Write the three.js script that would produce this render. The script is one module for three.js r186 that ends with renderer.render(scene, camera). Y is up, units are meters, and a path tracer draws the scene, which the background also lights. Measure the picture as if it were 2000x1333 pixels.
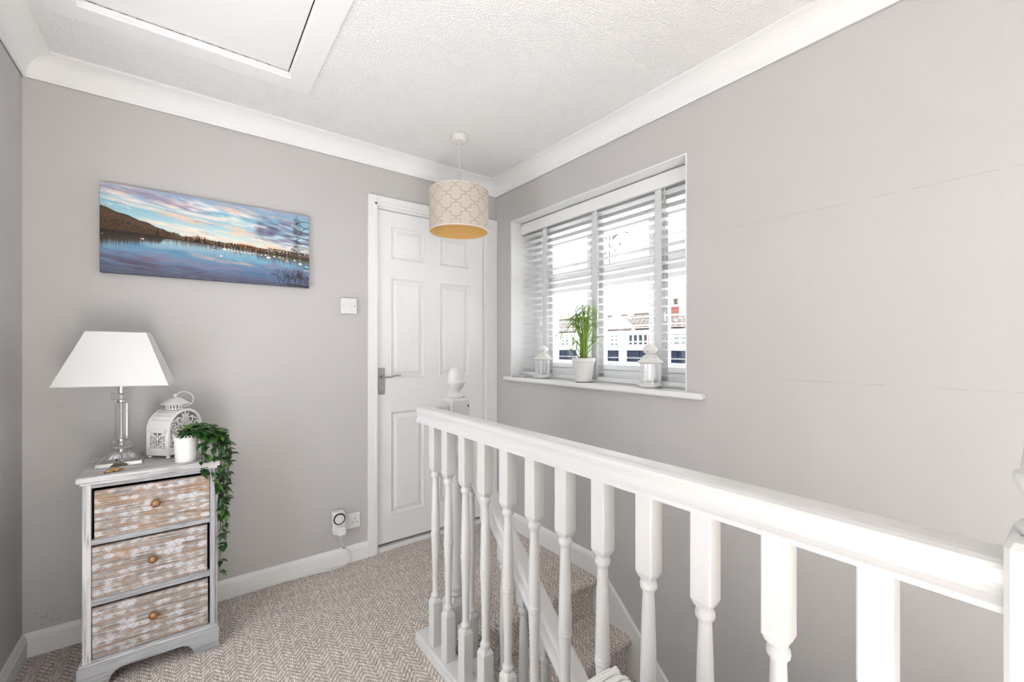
import * as THREE from 'three';
import { RoundedBoxGeometry } from 'three/addons/geometries/RoundedBoxGeometry.js';
import { mergeGeometries, mergeVertices } from 'three/addons/utils/BufferGeometryUtils.js';
import { MarchingCubes } from 'three/addons/objects/MarchingCubes.js';

// ------------------------------------------------------------------ camera, sky, exposure
const W = 2000, H = 1333, FOCAL = 836.3, CY = 679, YAW = THREE.MathUtils.degToRad(37.06), EYE = 1.22;
const scene = new THREE.Scene();
const camera = new THREE.PerspectiveCamera(2 * Math.atan(H / 2 / FOCAL) * 180 / Math.PI, W / H, 0.02, 200);
camera.position.set(0, EYE, 0);
camera.rotation.set(0, -YAW, 0);
camera.setViewOffset(W, H, 0, -(CY - H / 2), W, H);
scene.add(camera);
const sun = new THREE.DirectionalLight(new THREE.Color(0.93, 0.97, 1.0), 60);   // sun through the window behind the viewer
sun.position.set(0.1, 10.5, 25); sun.target.position.set(0.1, 0, 0);
sun.castShadow = true; sun.shadow.mapSize.set(4096, 4096); sun.shadow.radius = 2;
Object.assign(sun.shadow.camera, { left: -25, right: 25, top: 25, bottom: -25, near: 0.5, far: 80 });
scene.add(sun, sun.target);
scene.background = new THREE.Color(0.96, 0.985, 1.03);      // bright overcast sky
scene.backgroundIntensity = 1.5;
const renderer = new THREE.WebGLRenderer({ antialias: true });
renderer.toneMapping = THREE.LinearToneMapping;
renderer.toneMappingExposure = 3.05;
renderer.shadowMap.enabled = true;

// ------------------------------------------------------------------ measures of the place (metres)
const L = -0.522, R = 1.747, D = 2.502, CEIL = 2.373, REAR = 4.5, LOW = -2.6;
const WIN = { z0: -2.3186, z1: -1.045, y0: 1.025, y1: 2.07 };
const RISE = 0.2, GOING = 0.222, NOSE0 = -1.54, STAIR_L = 0.949;

// ------------------------------------------------------------------ helpers
function rng(seed) { let a = seed >>> 0; return () => { a = (a + 0x6d2b79f5) | 0; let t = Math.imul(a ^ (a >>> 15), 1 | a); t = (t + Math.imul(t ^ (t >>> 7), 61 | t)) ^ t; return ((t ^ (t >>> 14)) >>> 0) / 4294967296; }; }
const lerp = (a, b, t) => a + (b - a) * t, clamp = (x, a = 0, b = 1) => Math.min(b, Math.max(a, x)), smooth = (a, b, x) => { const t = clamp((x - a) / (b - a)); return t * t * (3 - 2 * t); };
const used = new Map();
function numbered(name) { const n = used.get(name) ?? 0; used.set(name, n + 1); return n ? `${name}_${String(n).padStart(3, '0')}` : name; }
function clean(g) {
  let n = g.index ? g.toNonIndexed() : g.clone();
  for (const k of Object.keys(n.attributes)) if (!['position', 'normal', 'uv'].includes(k)) n.deleteAttribute(k);
  if (!n.attributes.normal) n.computeVertexNormals();
  if (!n.attributes.uv) n.setAttribute('uv', new THREE.BufferAttribute(new Float32Array(n.attributes.position.count * 2), 2));
  n.morphAttributes = {};
  return n;
}
const join = (list) => list.length === 1 ? clean(list[0]) : mergeGeometries(list.map(clean));
// uv in metres, projected along each face's main axis; turn = true swaps u and v
function metric(g, turn = false, du = 0, dv = 0) {
  g = clean(g);
  const p = g.attributes.position, n = g.attributes.normal, uv = g.attributes.uv;
  for (let i = 0; i < p.count; i++) {
    const ax = Math.abs(n.getX(i)), ay = Math.abs(n.getY(i)), az = Math.abs(n.getZ(i));
    let u, v;
    if (ay >= ax && ay >= az) { u = p.getX(i); v = p.getZ(i); } else if (ax >= az) { u = p.getZ(i); v = p.getY(i); } else { u = p.getX(i); v = p.getY(i); }
    if (turn) [u, v] = [v, u];
    uv.setXY(i, u + du, v + dv);
  }
  return g;
}
function obj(name, geos, material, parent = scene) {
  const g = join(Array.isArray(geos) ? geos : [geos]);
  const m = new THREE.Mesh(g, material);
  m.name = numbered(name); m.castShadow = m.receiveShadow = true;
  parent.add(m);
  return m;
}
function shared(name, geometry, material, parent) {
  const m = new THREE.Mesh(geometry, material);
  m.name = numbered(name); m.castShadow = m.receiveShadow = true; parent.add(m); return m;
}
function thing(name, label, category, pos = [0, 0, 0], turn = 0, group) {
  const o = new THREE.Group(); o.name = numbered(name); scene.add(o);
  o.position.set(...pos); o.rotation.y = turn;
  o.userData = { label, category }; if (group) o.userData.group = group;
  return o;
}
function tag(o, label, category, group) { o.userData = { label, category }; if (group) o.userData.group = group; return o; }
function struct(name, geos, material, label, parent = scene) { const m = obj(name, geos, material, parent); if (parent === scene) m.userData = { kind: 'structure', label }; return m; }
function structGroup(name, label) { const o = new THREE.Group(); o.name = numbered(name); o.userData = { kind: 'structure', label }; scene.add(o); return o; }
function box(x0, x1, y0, y1, z0, z1, r = 0) {
  const w = x1 - x0, h = y1 - y0, d = z1 - z0;
  const g = r > 0 ? new RoundedBoxGeometry(w, h, d, 2, Math.min(r, w / 2.01, h / 2.01, d / 2.01)) : new THREE.BoxGeometry(w, h, d);
  return g.translate((x0 + x1) / 2, (y0 + y1) / 2, (z0 + z1) / 2);
}
const poly = (pts) => { const s = new THREE.Shape(); pts.forEach(([x, y], i) => i ? s.lineTo(x, y) : s.moveTo(x, y)); s.closePath(); return s; };
const hole = (pts) => { const s = new THREE.Path(); pts.forEach(([x, y], i) => i ? s.lineTo(x, y) : s.moveTo(x, y)); s.closePath(); return s; };
const extrude = (shape, depth, bevel = 0, seg = 2, curve = 10) => new THREE.ExtrudeGeometry(shape, { depth: depth - 2 * bevel, bevelEnabled: bevel > 0, bevelSize: bevel, bevelThickness: bevel, bevelOffset: -bevel, bevelSegments: seg, curveSegments: curve }).translate(0, 0, bevel);
// shape drawn in (z, y), standing along x
const alongX = (shape, x0, x1, bevel = 0) => extrude(shape, x1 - x0, bevel).applyMatrix4(new THREE.Matrix4().set(0, 0, 1, x0, 0, 1, 0, 0, 1, 0, 0, 0, 0, 0, 0, 1)).applyMatrix4(new THREE.Matrix4());
function flip(g) { const n = clean(g), p = n.attributes; for (const k of ['position', 'normal', 'uv']) { const a = p[k], s = a.itemSize; for (let i = 0; i < a.count; i += 3) for (let c = 0; c < s; c++) { const t = a.array[(i + 1) * s + c]; a.array[(i + 1) * s + c] = a.array[(i + 2) * s + c]; a.array[(i + 2) * s + c] = t; } } return n; }
function inward(g) { const f = flip(g), n = f.attributes.normal; for (let i = 0; i < n.array.length; i++) n.array[i] *= -1; return f; }
const slabZY = (shape, x0, x1, bevel = 0) => flip(alongX(shape, x0, x1, bevel));
const slabXZ = (shape, y0, y1) => flip(extrude(shape, y1 - y0).applyMatrix4(new THREE.Matrix4().set(1, 0, 0, 0, 0, 0, 1, y0, 0, 1, 0, 0, 0, 0, 0, 1)));
const lathe = (pts, seg = 32) => new THREE.LatheGeometry(pts.map(([r, y]) => new THREE.Vector2(Math.max(r, 1e-5), y)), seg);
const tube = (pts, r, seg = 24, rad = 8, closed = false) => new THREE.TubeGeometry(new THREE.CatmullRomCurve3(pts.map((p) => p.isVector3 ? p : new THREE.Vector3(...p)), closed, 'centripetal'), seg, r, rad, closed);
// a stack of squares with chamfered corners: [y, half width] from the bottom up
function squareLoft(rows, c = 0.0025) {
  const pos = [], ring = (y, h) => { const k = Math.min(c, h * 0.4); return [[h - k, h], [h, h - k], [h, -h + k], [h - k, -h], [-h + k, -h], [-h, -h + k], [-h, h - k], [-h + k, h]].map(([x, z]) => [x, y, z]); };
  for (let i = 0; i + 1 < rows.length; i++) {
    const a = ring(...rows[i]), b = ring(...rows[i + 1]);
    for (let j = 0; j < 8; j++) { const k = (j + 1) % 8; pos.push(...a[k], ...b[k], ...a[j], ...a[j], ...b[k], ...b[j]); }
  }
  for (const [row, up] of [[rows[0], 0], [rows[rows.length - 1], 1]]) { const r = ring(...row); for (let j = 1; j < 7; j++) up ? pos.push(...r[0], ...r[j + 1], ...r[j]) : pos.push(...r[0], ...r[j], ...r[j + 1]); }
  // keep outward faces: wound so that the side normals point out
  const g = new THREE.BufferGeometry(); g.setAttribute('position', new THREE.Float32BufferAttribute(pos, 3));
  g.computeVertexNormals();
  const p = g.attributes.position, n = g.attributes.normal; let s = 0;
  for (let i = 0; i < p.count; i++) s += p.getX(i) * n.getX(i) + p.getZ(i) * n.getZ(i);
  return clean(s < 0 ? (() => { const f = flip(g); f.computeVertexNormals(); return f; })() : g);
}
// profile [offset into the room, y] swept along a wall line of (x, z) points with mitred corners; into = the side the room lies on
function mitred(path, profile, into = 1) {
  const dirs = path.slice(1).map((p, i) => { const d = [p[0] - path[i][0], p[1] - path[i][1]], l = Math.hypot(...d); return [d[0] / l, d[1] / l]; });
  const nrm = dirs.map(([x, z]) => [-z * into, x * into]);
  const at = path.map((p, i) => { const a = nrm[Math.max(0, i - 1)], b = nrm[Math.min(nrm.length - 1, i)], k = 1 + a[0] * b[0] + a[1] * b[1]; return [(a[0] + b[0]) / k, (a[1] + b[1]) / k]; });
  const pos = [], P = (i, [o, y]) => [path[i][0] + at[i][0] * o, y, path[i][1] + at[i][1] * o];
  for (let i = 0; i + 1 < path.length; i++) for (let j = 0; j + 1 < profile.length; j++) {
    const a = P(i, profile[j]), b = P(i + 1, profile[j]), c = P(i + 1, profile[j + 1]), d = P(i, profile[j + 1]);
    into > 0 ? pos.push(...a, ...c, ...b, ...a, ...d, ...c) : pos.push(...a, ...b, ...c, ...a, ...c, ...d);
  }
  const g = new THREE.BufferGeometry(); g.setAttribute('position', new THREE.Float32BufferAttribute(pos, 3)); g.computeVertexNormals();
  return clean(g);
}

// ------------------------------------------------------------------ computed textures
function data(w, h, fn, srgb = true) {
  const a = new Uint8Array(w * h * 4);
  for (let y = 0; y < h; y++) for (let x = 0; x < w; x++) { const c = fn(x / w, y / h, x, y), o = (y * w + x) * 4; for (let k = 0; k < 3; k++) a[o + k] = clamp((Array.isArray(c) ? c[k] : c), 0, 255); a[o + 3] = 255; }
  const t = new THREE.DataTexture(a, w, h); t.magFilter = t.minFilter = THREE.LinearFilter; t.wrapS = t.wrapT = THREE.RepeatWrapping;
  if (srgb) t.colorSpace = THREE.SRGBColorSpace; t.needsUpdate = true; return t;
}
const hash = (x, y, s) => { let h = Math.imul(x, 374761393) ^ Math.imul(y, 668265263) ^ Math.imul(s, 1274126177); h = Math.imul(h ^ (h >>> 13), 1274126177); return ((h ^ (h >>> 16)) >>> 0) / 4294967296; };
function noise(x, y, nx, ny, s) { // repeats after nx, ny cells
  const xi = Math.floor(x), yi = Math.floor(y), fx = x - xi, fy = y - yi, u = fx * fx * (3 - 2 * fx), v = fy * fy * (3 - 2 * fy), m = (a, n) => ((a % n) + n) % n;
  const g = (a, b) => hash(m(a, nx), m(b, ny), s);
  return lerp(lerp(g(xi, yi), g(xi + 1, yi), u), lerp(g(xi, yi + 1), g(xi + 1, yi + 1), u), v);
}
const fbm = (u, v, fx, fy, s, oct = 4) => { let t = 0, a = 0.5, n = 0; for (let i = 0; i < oct; i++) { t += a * noise(u * fx, v * fy, fx, fy, s + i); n += a; a *= 0.5; fx *= 2; fy *= 2; } return t / n; };
const tile = (t, metresU, metresV = metresU) => { const c = t.clone(); c.repeat.set(1 / metresU, 1 / metresV); c.needsUpdate = true; return c; };

const stippleTex = data(1024, 1024, (u, v) => {
  const n = 46, x = u * n, y = v * n, xi = Math.floor(x), yi = Math.floor(y); let f = 9;
  for (let j = -1; j <= 1; j++) for (let i = -1; i <= 1; i++) { const a = ((xi + i) % n + n) % n, b = ((yi + j) % n + n) % n; f = Math.min(f, Math.hypot(xi + i + hash(a, b, 3) - x, yi + j + hash(a, b, 4) - y)); }
  return 255 * clamp(smooth(0.05, 0.75, f) * 0.7 + 0.3 * fbm(u, v, 32, 32, 9, 3));
}, false);
const rollerTex = data(512, 512, (u, v) => 255 * fbm(u, v, 64, 64, 21, 3), false);

// looped herringbone carpet: columns along v, eight to a tile of 0.30 m
const HB = (u, v) => {
  const col = u * 8, ci = Math.floor(col), f = col - ci, s = ci % 2 ? 1 : -1;
  const q = v * 13 + s * f * 2 + 0.10 * (noise(u * 64, v * 64, 64, 64, 6) - 0.5), row = Math.floor(q), qf = q - row, rr = ((row % 13) + 13) % 13;
  const k = f * 6 + (rr % 2 ? 0.5 : 0) + 0.3 * hash(rr, ci, 5) + 0.1 * (noise(u * 90, v * 90, 90, 90, 7) - 0.5), ki = Math.floor(k), kf = k - ki;
  const id = hash(rr * 31 + ki, ci, 11), deep = 0.35 + 0.65 * hash(rr * 7 + ki, ci, 12);
  const gapRow = 1 - deep * (1 - smooth(0.0, 0.24, qf) * smooth(1.0, 0.76, qf)), gapLoop = 1 - 0.55 * (1 - smooth(0.0, 0.26, kf) * smooth(1.0, 0.74, kf)), edge = smooth(0, 0.05, f) * smooth(1, 0.95, f);
  return { h: gapRow * gapLoop * (0.75 + 0.25 * edge), id };
};
const carpetColor = data(1024, 1024, (u, v) => {
  const { h, id } = HB(u, v), n = noise(u * 300, v * 300, 300, 300, 2), t = clamp(h * 1.1);
  const tone = 0.86 + 0.20 * id + 0.16 * (n - 0.5);
  return [lerp(134, 240, t) * tone, lerp(126, 229, t) * tone, lerp(120, 220, t) * tone];
});
const carpetBump = data(1024, 1024, (u, v) => { const { h, id } = HB(u, v); return 255 * clamp(h * (0.75 + 0.25 * id)); }, false);

const greyWood = (seed, tone) => data(512, 512, (u, v) => {
  const s = fbm(u, v, 3, 56, seed, 4), f = fbm(u, v, 8, 160, seed + 9, 3), patch = fbm(u, v, 3, 6, seed + 17, 3);
  const d = clamp(0.34 * smooth(0.44, 0.76, s) + 0.42 * smooth(0.52, 0.78, f) * smooth(0.38, 0.62, patch) + 0.3 * (patch - 0.42) + 0.10 * (noise(u * 90, v * 500, 90, 500, seed + 30) - 0.5));
  return [lerp(tone[0], 96, d), lerp(tone[1], 93, d), lerp(tone[2], 92, d)];
});
const woodPale = greyWood(31, [212, 211, 210]), woodGrey = greyWood(47, [172, 173, 176]);

// drawer front: brushed whitewash over brown, with rows of copper punched dots along the sides of triangles
function drawerTextures(seed, spread) {
  const w = 1024, h = 560, dots = new Float32Array(w * h), R0 = rng(seed), cell = 104, hgt = cell * 0.866;
  const stamp = (x, y, r) => { for (let j = -r - 1; j <= r + 1; j++) for (let i = -r - 1; i <= r + 1; i++) { const a = Math.round(x + i), b = Math.round(y + j); if (a < 0 || b < 0 || a >= w || b >= h) continue; const d = Math.hypot(a - x, b - y); dots[b * w + a] = Math.max(dots[b * w + a], 1 - smooth(r - 1.2, r + 0.8, d)); } };
  const line = (x0, y0, x1, y1) => { const n = Math.round(Math.hypot(x1 - x0, y1 - y0) / 13.2); for (let i = 0; i <= n; i++) stamp(lerp(x0, x1, i / n) + R0() * 1.5, lerp(y0, y1, i / n) + R0() * 1.5, 3.4 + R0()); };
  for (let r = -1; r < 8; r++) for (let c = -1; c < 12; c++) {
    const x = c * cell + (r % 2 ? cell / 2 : 0), y = r * hgt + 20;
    for (const o of [-6, 6]) { line(x, y + o, x + cell, y + o); }
    line(x - 6, y, x + cell / 2 - 6, y + hgt); line(x + 6, y, x - cell / 2 + 6, y + hgt);
    for (let i = 0; i < 5; i++) { const a = i * 1.257; stamp(x + 11 * Math.cos(a), y + 11 * Math.sin(a), 3.2); }
  }
  const body = (u, v) => {
    const streak = fbm(u, v, 5, 90, seed, 4), warm = fbm(u, v, 4, 4, seed + 5, 3), white = fbm(u, v, 7, 9, seed + 8, 3);
    const fx = (u * w / cell + 40) % 1, fy = ((v * h - 20) / hgt + 40) % 1, core = Math.sin(Math.PI * fy) * (0.6 + 0.4 * Math.sin(2 * Math.PI * fx));
    const fine = noise(u * 60, v * 420, 60, 420, seed + 3), wash = smooth(0.43, 0.62, 0.52 * white + 0.30 * (1 - streak) + 0.17 * core) * (0.72 + 0.4 * fine), brown = clamp(smooth(spread - 0.12, spread + 0.16, warm) * 0.85 + 0.25 * (fine - 0.4)), dark = smooth(0.5, 0.72, streak);
    let c = [lerp(178, 126, dark), lerp(174, 122, dark), lerp(170, 119, dark)];
    c = [lerp(c[0], lerp(184, 146, dark), brown), lerp(c[1], lerp(158, 120, dark), brown), lerp(c[2], lerp(136, 100, dark), brown)];
    return [lerp(c[0], 224, wash * 0.92), lerp(c[1], 228, wash * 0.92), lerp(c[2], 235, wash * 0.92)];
  };
  const color = data(w, h, (u, v, x, y) => { const c = body(u, v), d = dots[y * w + x], k = 0.75 + 0.5 * hash(x >> 3, y >> 3, seed); return [lerp(c[0], 176 * k, d * 0.8), lerp(c[1], 128 * k, d * 0.8), lerp(c[2], 94 * k, d * 0.8)]; });
  const bump = data(w, h, (u, v, x, y) => 160 + 70 * dots[y * w + x] + 40 * (fbm(u, v, 5, 90, seed, 4) - 0.5), false);
  return { color, bump };
}
const weaveTex = data(512, 512, (u, v) => 128 + 60 * Math.sin(u * Math.PI * 256) * Math.sin(v * Math.PI * 256) + 60 * (noise(u * 256, v * 256, 256, 256, 8) - 0.5), false);

// trellis of quatrefoils stitched in relief on the drum shade: u round the drum, v up it
const trellis = (u, v) => { // distance from the nearest seam in cells
  const X = u * 10, Y = v * 2.6 + 0.1, p = X + Y, q = X - Y, w = (x) => -0.035 * Math.sin(2 * Math.PI * x) + 0.062 * Math.sin(4 * Math.PI * x), f = p + w(q), g = q + w(p);
  return Math.min(Math.abs(f - Math.round(f)), Math.abs(g - Math.round(g)));
};
const shadeColor = data(1792, 420, (u, v) => { const d = trellis(u, v), s = 1 - smooth(0.008, 0.032, d), n = noise(u * 900, v * 210, 900, 210, 4); const k = 1 - 0.20 * s + 0.03 * (n - 0.5); return [202 * k, 192 * k, 179 * k]; });
const shadeBump = data(1792, 420, (u, v) => 200 - 150 * (1 - smooth(0.006, 0.09, trellis(u, v))) + 40 * (noise(u * 900, v * 210, 900, 210, 4) - 0.5), false);

// ------------------------------------------------------------------ materials
const std = (o) => new THREE.MeshStandardMaterial(o), phy = (o) => new THREE.MeshPhysicalMaterial(o), rgb = (r, g, b) => new THREE.Color().setRGB(r, g, b);
const M = {};
const wearTex = (draw) => { const cv = document.createElement('canvas'); cv.width = cv.height = 2048; const c = cv.getContext('2d'); c.fillStyle = '#fff'; c.fillRect(0, 0, 2048, 2048); draw(c, (a) => ((a % 3) + 3) % 3 / 3 * 2048, (y) => 2048 - ((y % 3) + 3) % 3 / 3 * 2048); const t = new THREE.CanvasTexture(cv); t.colorSpace = THREE.SRGBColorSpace; t.wrapS = t.wrapT = THREE.RepeatWrapping; t.repeat.set(1 / 3, 1 / 3); return t; };
const crackTex = wearTex((c, X, Y) => { const r = rng(3); c.lineWidth = 1.1; for (const [z0, z1, y] of [[-0.76, -0.05, 1.70], [-0.70, -0.02, 1.10], [-0.95, -0.78, 1.705]]) for (let z = z0; z < z1; z += 0.03) { c.strokeStyle = `rgba(120,114,110,${0.03 + 0.22 * r()})`; c.beginPath(); c.moveTo(X(z), Y(y + 0.002 * r())); c.lineTo(X(z + 0.03), Y(y + 0.002 * r())); c.stroke(); } });
const scuffTex = wearTex((c, X, Y) => { const r = rng(4); for (let i = 0; i < 34; i++) { const x = -0.505 + 0.09 * r() ** 0.8, y = 0.112 + 0.055 * r() ** 2; c.fillStyle = `rgba(96,94,94,${0.2 + 0.45 * r()})`; c.save(); c.translate(X(x), Y(y)); c.rotate(r() * 3); c.fillRect(-1.2, -0.6, 2 + 2 * r(), 0.9 + 0.6 * r()); c.restore(); } for (const [x, y] of [[-0.43, 0.98], [-0.42, 0.975], [-0.415, 0.985], [0.3, 0.72], [-0.36, 1.28], [0.18, 0.55]]) { c.fillStyle = 'rgba(120,116,114,0.4)'; c.fillRect(X(x), Y(y), 3.5, 1.2); } });
M.wall = std({ color: rgb(0.562, 0.547, 0.538), roughness: 0.75, bumpMap: tile(rollerTex, 0.25), bumpScale: 0.0004 });
M.wallCrack = M.wall.clone(); M.wallCrack.map = crackTex; M.wallScuff = M.wall.clone(); M.wallScuff.map = scuffTex;
M.white = std({ color: rgb(0.87, 0.87, 0.865), roughness: 0.38 });
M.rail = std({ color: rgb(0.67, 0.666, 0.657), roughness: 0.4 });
M.whiteMatt = std({ color: rgb(0.88, 0.88, 0.875), roughness: 0.85 });
M.ceiling = std({ color: rgb(0.89, 0.89, 0.885), roughness: 0.9, bumpMap: tile(stippleTex, 0.36), bumpScale: 0.0032 });
M.carpet = std({ map: tile(carpetColor, 0.3), bumpMap: tile(carpetBump, 0.3), bumpScale: 0.003, roughness: 1 });
M.upvc = std({ color: rgb(0.84, 0.84, 0.84), roughness: 0.3 });
M.slat = std({ color: rgb(0.90, 0.90, 0.89), roughness: 0.4 });
M.tape = std({ color: rgb(0.72, 0.73, 0.74), roughness: 0.95 });
M.glass = phy({ color: 0xffffff, transmission: 1, thickness: 0, roughness: 0, ior: 1.45 });
M.crystal = phy({ color: rgb(0.97, 0.98, 0.98), transmission: 1, thickness: 0.05, roughness: 0.0, ior: 1.22 });
M.chrome = std({ color: rgb(0.72, 0.72, 0.73), metalness: 1, roughness: 0.12 });
M.mirror = std({ color: rgb(0.80, 0.81, 0.82), metalness: 1, roughness: 0.06 });
M.pewter = std({ color: rgb(0.46, 0.45, 0.435), metalness: 0.8, roughness: 0.42 });
M.copper = std({ color: rgb(0.36, 0.19, 0.095), metalness: 0.8, roughness: 0.38 });
M.plastic = std({ color: rgb(0.80, 0.80, 0.78), roughness: 0.35 });
M.black = std({ color: rgb(0.012, 0.012, 0.013), roughness: 0.5 });
M.dark = std({ color: rgb(0.03, 0.03, 0.032), roughness: 0.8 });
M.seal = std({ color: rgb(0.02, 0.02, 0.02), roughness: 0.9 });
M.lead = std({ color: rgb(0.035, 0.05, 0.06), roughness: 0.6 });
M.whiteMetal = std({ color: rgb(0.80, 0.79, 0.77), roughness: 0.45 });
M.fabric = phy({ color: rgb(0.74, 0.736, 0.727), roughness: 0.95, bumpMap: tile(weaveTex, 0.12), bumpScale: 0.0002 });
M.woodPale = std({ map: tile(woodPale, 0.42), roughness: 0.8 });
M.woodGrey = std({ map: tile(woodGrey, 0.42), roughness: 0.8 });
M.gold = std({ color: rgb(0.78, 0.50, 0.18), roughness: 0.5 });
M.leaf = std({ color: rgb(0.022, 0.075, 0.016), roughness: 0.35, side: THREE.DoubleSide });
M.leafLight = std({ color: rgb(0.06, 0.16, 0.022), roughness: 0.38, side: THREE.DoubleSide });
M.stem = std({ color: rgb(0.022, 0.03, 0.014), roughness: 0.6 });
M.blade = std({ color: rgb(0.32, 0.46, 0.07), roughness: 0.5, side: THREE.DoubleSide });
M.blade2 = std({ color: rgb(0.17, 0.34, 0.07), roughness: 0.5, side: THREE.DoubleSide });
M.rattan = std({ color: rgb(0.80, 0.80, 0.79), roughness: 0.6 });

// ------------------------------------------------------------------ the setting: shell of the landing
{
  const w = 0.3;
  // right wall (z, y): window opening with 6 mm for the lining
  const right = poly([[-D - w, LOW], [REAR + w, LOW], [REAR + w, CEIL + 0.02], [-D - w, CEIL + 0.02]]);
  right.holes.push(hole([[WIN.z0 - 0.006, WIN.y0 - 0.03], [WIN.z1 + 0.006, WIN.y0 - 0.03], [WIN.z1 + 0.006, WIN.y1 + 0.006], [WIN.z0 - 0.006, WIN.y1 + 0.006]]));
  struct('wall_right', metric(slabZY(right, R, R + w)), M.wallCrack, 'long warm grey painted wall with the window and the sloping stair string');
  // back wall: a front layer with the door pocket and a solid layer behind it
  const back = poly([[L - w, LOW], [R, LOW], [R, CEIL + 0.02], [L - w, CEIL + 0.02]]);
  back.holes.push(hole([[0.885, 0], [1.648, 0], [1.648, 2.052], [0.885, 2.052]]));
  struct('wall_back', [metric(extrude(back, 0.1).translate(0, 0, -D - 0.1)), metric(box(L - w, R, LOW, CEIL + 0.02, -D - w, -D - 0.1001))], M.wallScuff, 'warm grey painted wall with the lake picture and the white panelled door');
  const left = poly([[-D, -0.25], [REAR, -0.25], [REAR, CEIL + 0.02], [-D, CEIL + 0.02]]);
  left.holes.push(hole([[-1.75, 0.1], [-0.95, 0.1], [-0.95, 2.05], [-1.75, 2.05]]));
  const w3 = structGroup('window_3', 'tall white window in the left wall beside the viewer');
  for (const [a, b, c, d] of [[-1.75, -0.95, 0.1, 0.15], [-1.75, -0.95, 2.0, 2.05], [-1.75, -1.705, 0.15, 2.0], [-0.995, -0.95, 0.15, 2.0]]) obj('window_frame', box(L - 0.16, L - 0.1, c, d, a, b, 0.006), M.upvc, w3);
  struct('wall_left', metric(slabZY(left, L - 0.2, L)), M.wall, 'narrow strip of warm grey wall beside the chest of drawers');
  // rear wall behind the camera with a tall landing window over the stairs
  const rear = poly([[L - w, LOW], [R, LOW], [R, CEIL + 0.02], [L - w, CEIL + 0.02]]);
  rear.holes.push(hole([[-0.42, 0.2], [0.52, 0.2], [0.52, 2.08], [-0.42, 2.08]]));
  struct('wall_rear', metric(extrude(rear, 0.16).translate(0, 0, REAR)), M.wall, 'warm grey wall behind the viewer with a wide landing window');
  struct('wall_stair_end', metric(box(0.80, R, -0.25, CEIL, 1.6, 1.7)), M.wall, 'grey partition wall closing the end of the stairwell behind the viewer');
  const w2 = structGroup('window_2', 'wide white window in the wall behind the viewer');
  for (const [a, b, c, d] of [[-0.42, 0.52, 0.2, 0.25], [-0.42, 0.52, 2.03, 2.08], [-0.42, -0.37, 0.25, 2.03], [0.47, 0.52, 0.25, 2.03], [0.03, 0.07, 0.25, 2.03]]) obj('window_frame', box(a, b, c, d, REAR + 0.05, REAR + 0.11, 0.006), M.upvc, w2);
  // ceiling: layer with the loft opening, and a solid layer above
  const ceil = poly([[L - w, -D - w], [R + w, -D - w], [R + w, REAR + 0.16], [L - w, REAR + 0.16]]);
  ceil.holes.push(hole([[-0.305, -2.024], [0.352, -2.024], [0.352, -1.25], [-0.305, -1.25]]));
  struct('ceiling', [metric(slabXZ(ceil, CEIL, CEIL + 0.06)), metric(box(L - w, R + w, CEIL + 0.0601, CEIL + 0.2, -D - w, REAR + 0.16))], M.ceiling, 'white ceiling with a stippled plaster finish');
  // floor with the stair opening
  const fl = poly([[L, -D], [R, -D], [R, NOSE0 - 0.045], [0.838, NOSE0 - 0.045], [0.838, 1.6], [R, 1.6], [R, REAR], [L, REAR]]);
  struct('floor', metric(slabXZ(fl, -0.25, 0)), M.carpet, 'landing floor in beige looped herringbone carpet');
  // stairwell below the landing
  struct('wall_stairwell', [metric(box(0.70, 0.838, LOW, -0.2505, -1.75, REAR)), metric(box(0.838, R, LOW, -0.2505, -1.9, -1.75))], M.wall, 'grey wall under the landing edge, down the stairwell');
  struct('floor_hall', metric(box(0.70, R, LOW - 0.1, LOW, -1.9, REAR + 0.16)), M.carpet, 'hall floor at the foot of the stairs');

  // coving, skirting
  const cov = [[0.003, 2.285], [0.011, 2.284], [0.012, 2.291]];
  for (let i = 0; i <= 10; i++) { const a = i / 10 * Math.PI / 2; cov.push([0.082 - 0.068 * Math.cos(a), 2.295 + 0.068 * Math.sin(a)]); }
  cov.push([0.083, 2.3645], [0.091, 2.3655], [0.091, CEIL]);
  struct('trim_1', mitred([[L, REAR], [L, -D], [R, -D], [R, REAR]], cov, 1), M.whiteMatt, 'white plaster coving along the top of the walls');
  const sk = (h) => [[0, h], [0.004, h], [0.007, h - 0.003], [0.0145, h - 0.017], [0.0145, h - 0.022], [0.017, h - 0.024], [0.017, 0]];
  struct('baseboard_left', mitred([[L, REAR], [L, -D]], sk(0.092)), M.white, 'white skirting board along the narrow left wall');
  struct('baseboard_back', mitred([[L, -D], [0.831, -D]], sk(0.092)), M.white, 'white skirting board behind the chest, running up to the door frame');
  struct('baseboard_right', mitred([[R, -D], [R, -1.585]], sk(0.112)), M.white, 'white skirting board on the window wall at the stair head');
  // door frame
  const arch = (pts) => extrude(poly(pts), 0.02, 0.003);
  const frame = structGroup('trim_2', 'white moulded architrave round the panelled door');
  const prof = (x0, x1, y0, y1) => box(x0, x1, y0, y1, -D, -D + 0.019, 0.004);
  obj('architrave', [prof(0.831, 0.884, 0, 2.117), box(0.868, 0.886, 0.02, 2.075, -D + 0.012, -D + 0.0225, 0.004)], M.white, frame);
  obj('architrave', [prof(1.652, R - 0.001, 0, 2.117), box(1.650, 1.668, 0.02, 2.075, -D + 0.012, -D + 0.0225, 0.004)], M.white, frame);
  obj('architrave', [prof(0.884, 1.652, 2.062, 2.117), box(0.868, 1.668, 2.058, 2.076, -D + 0.012, -D + 0.0225, 0.004)], M.white, frame);
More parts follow.
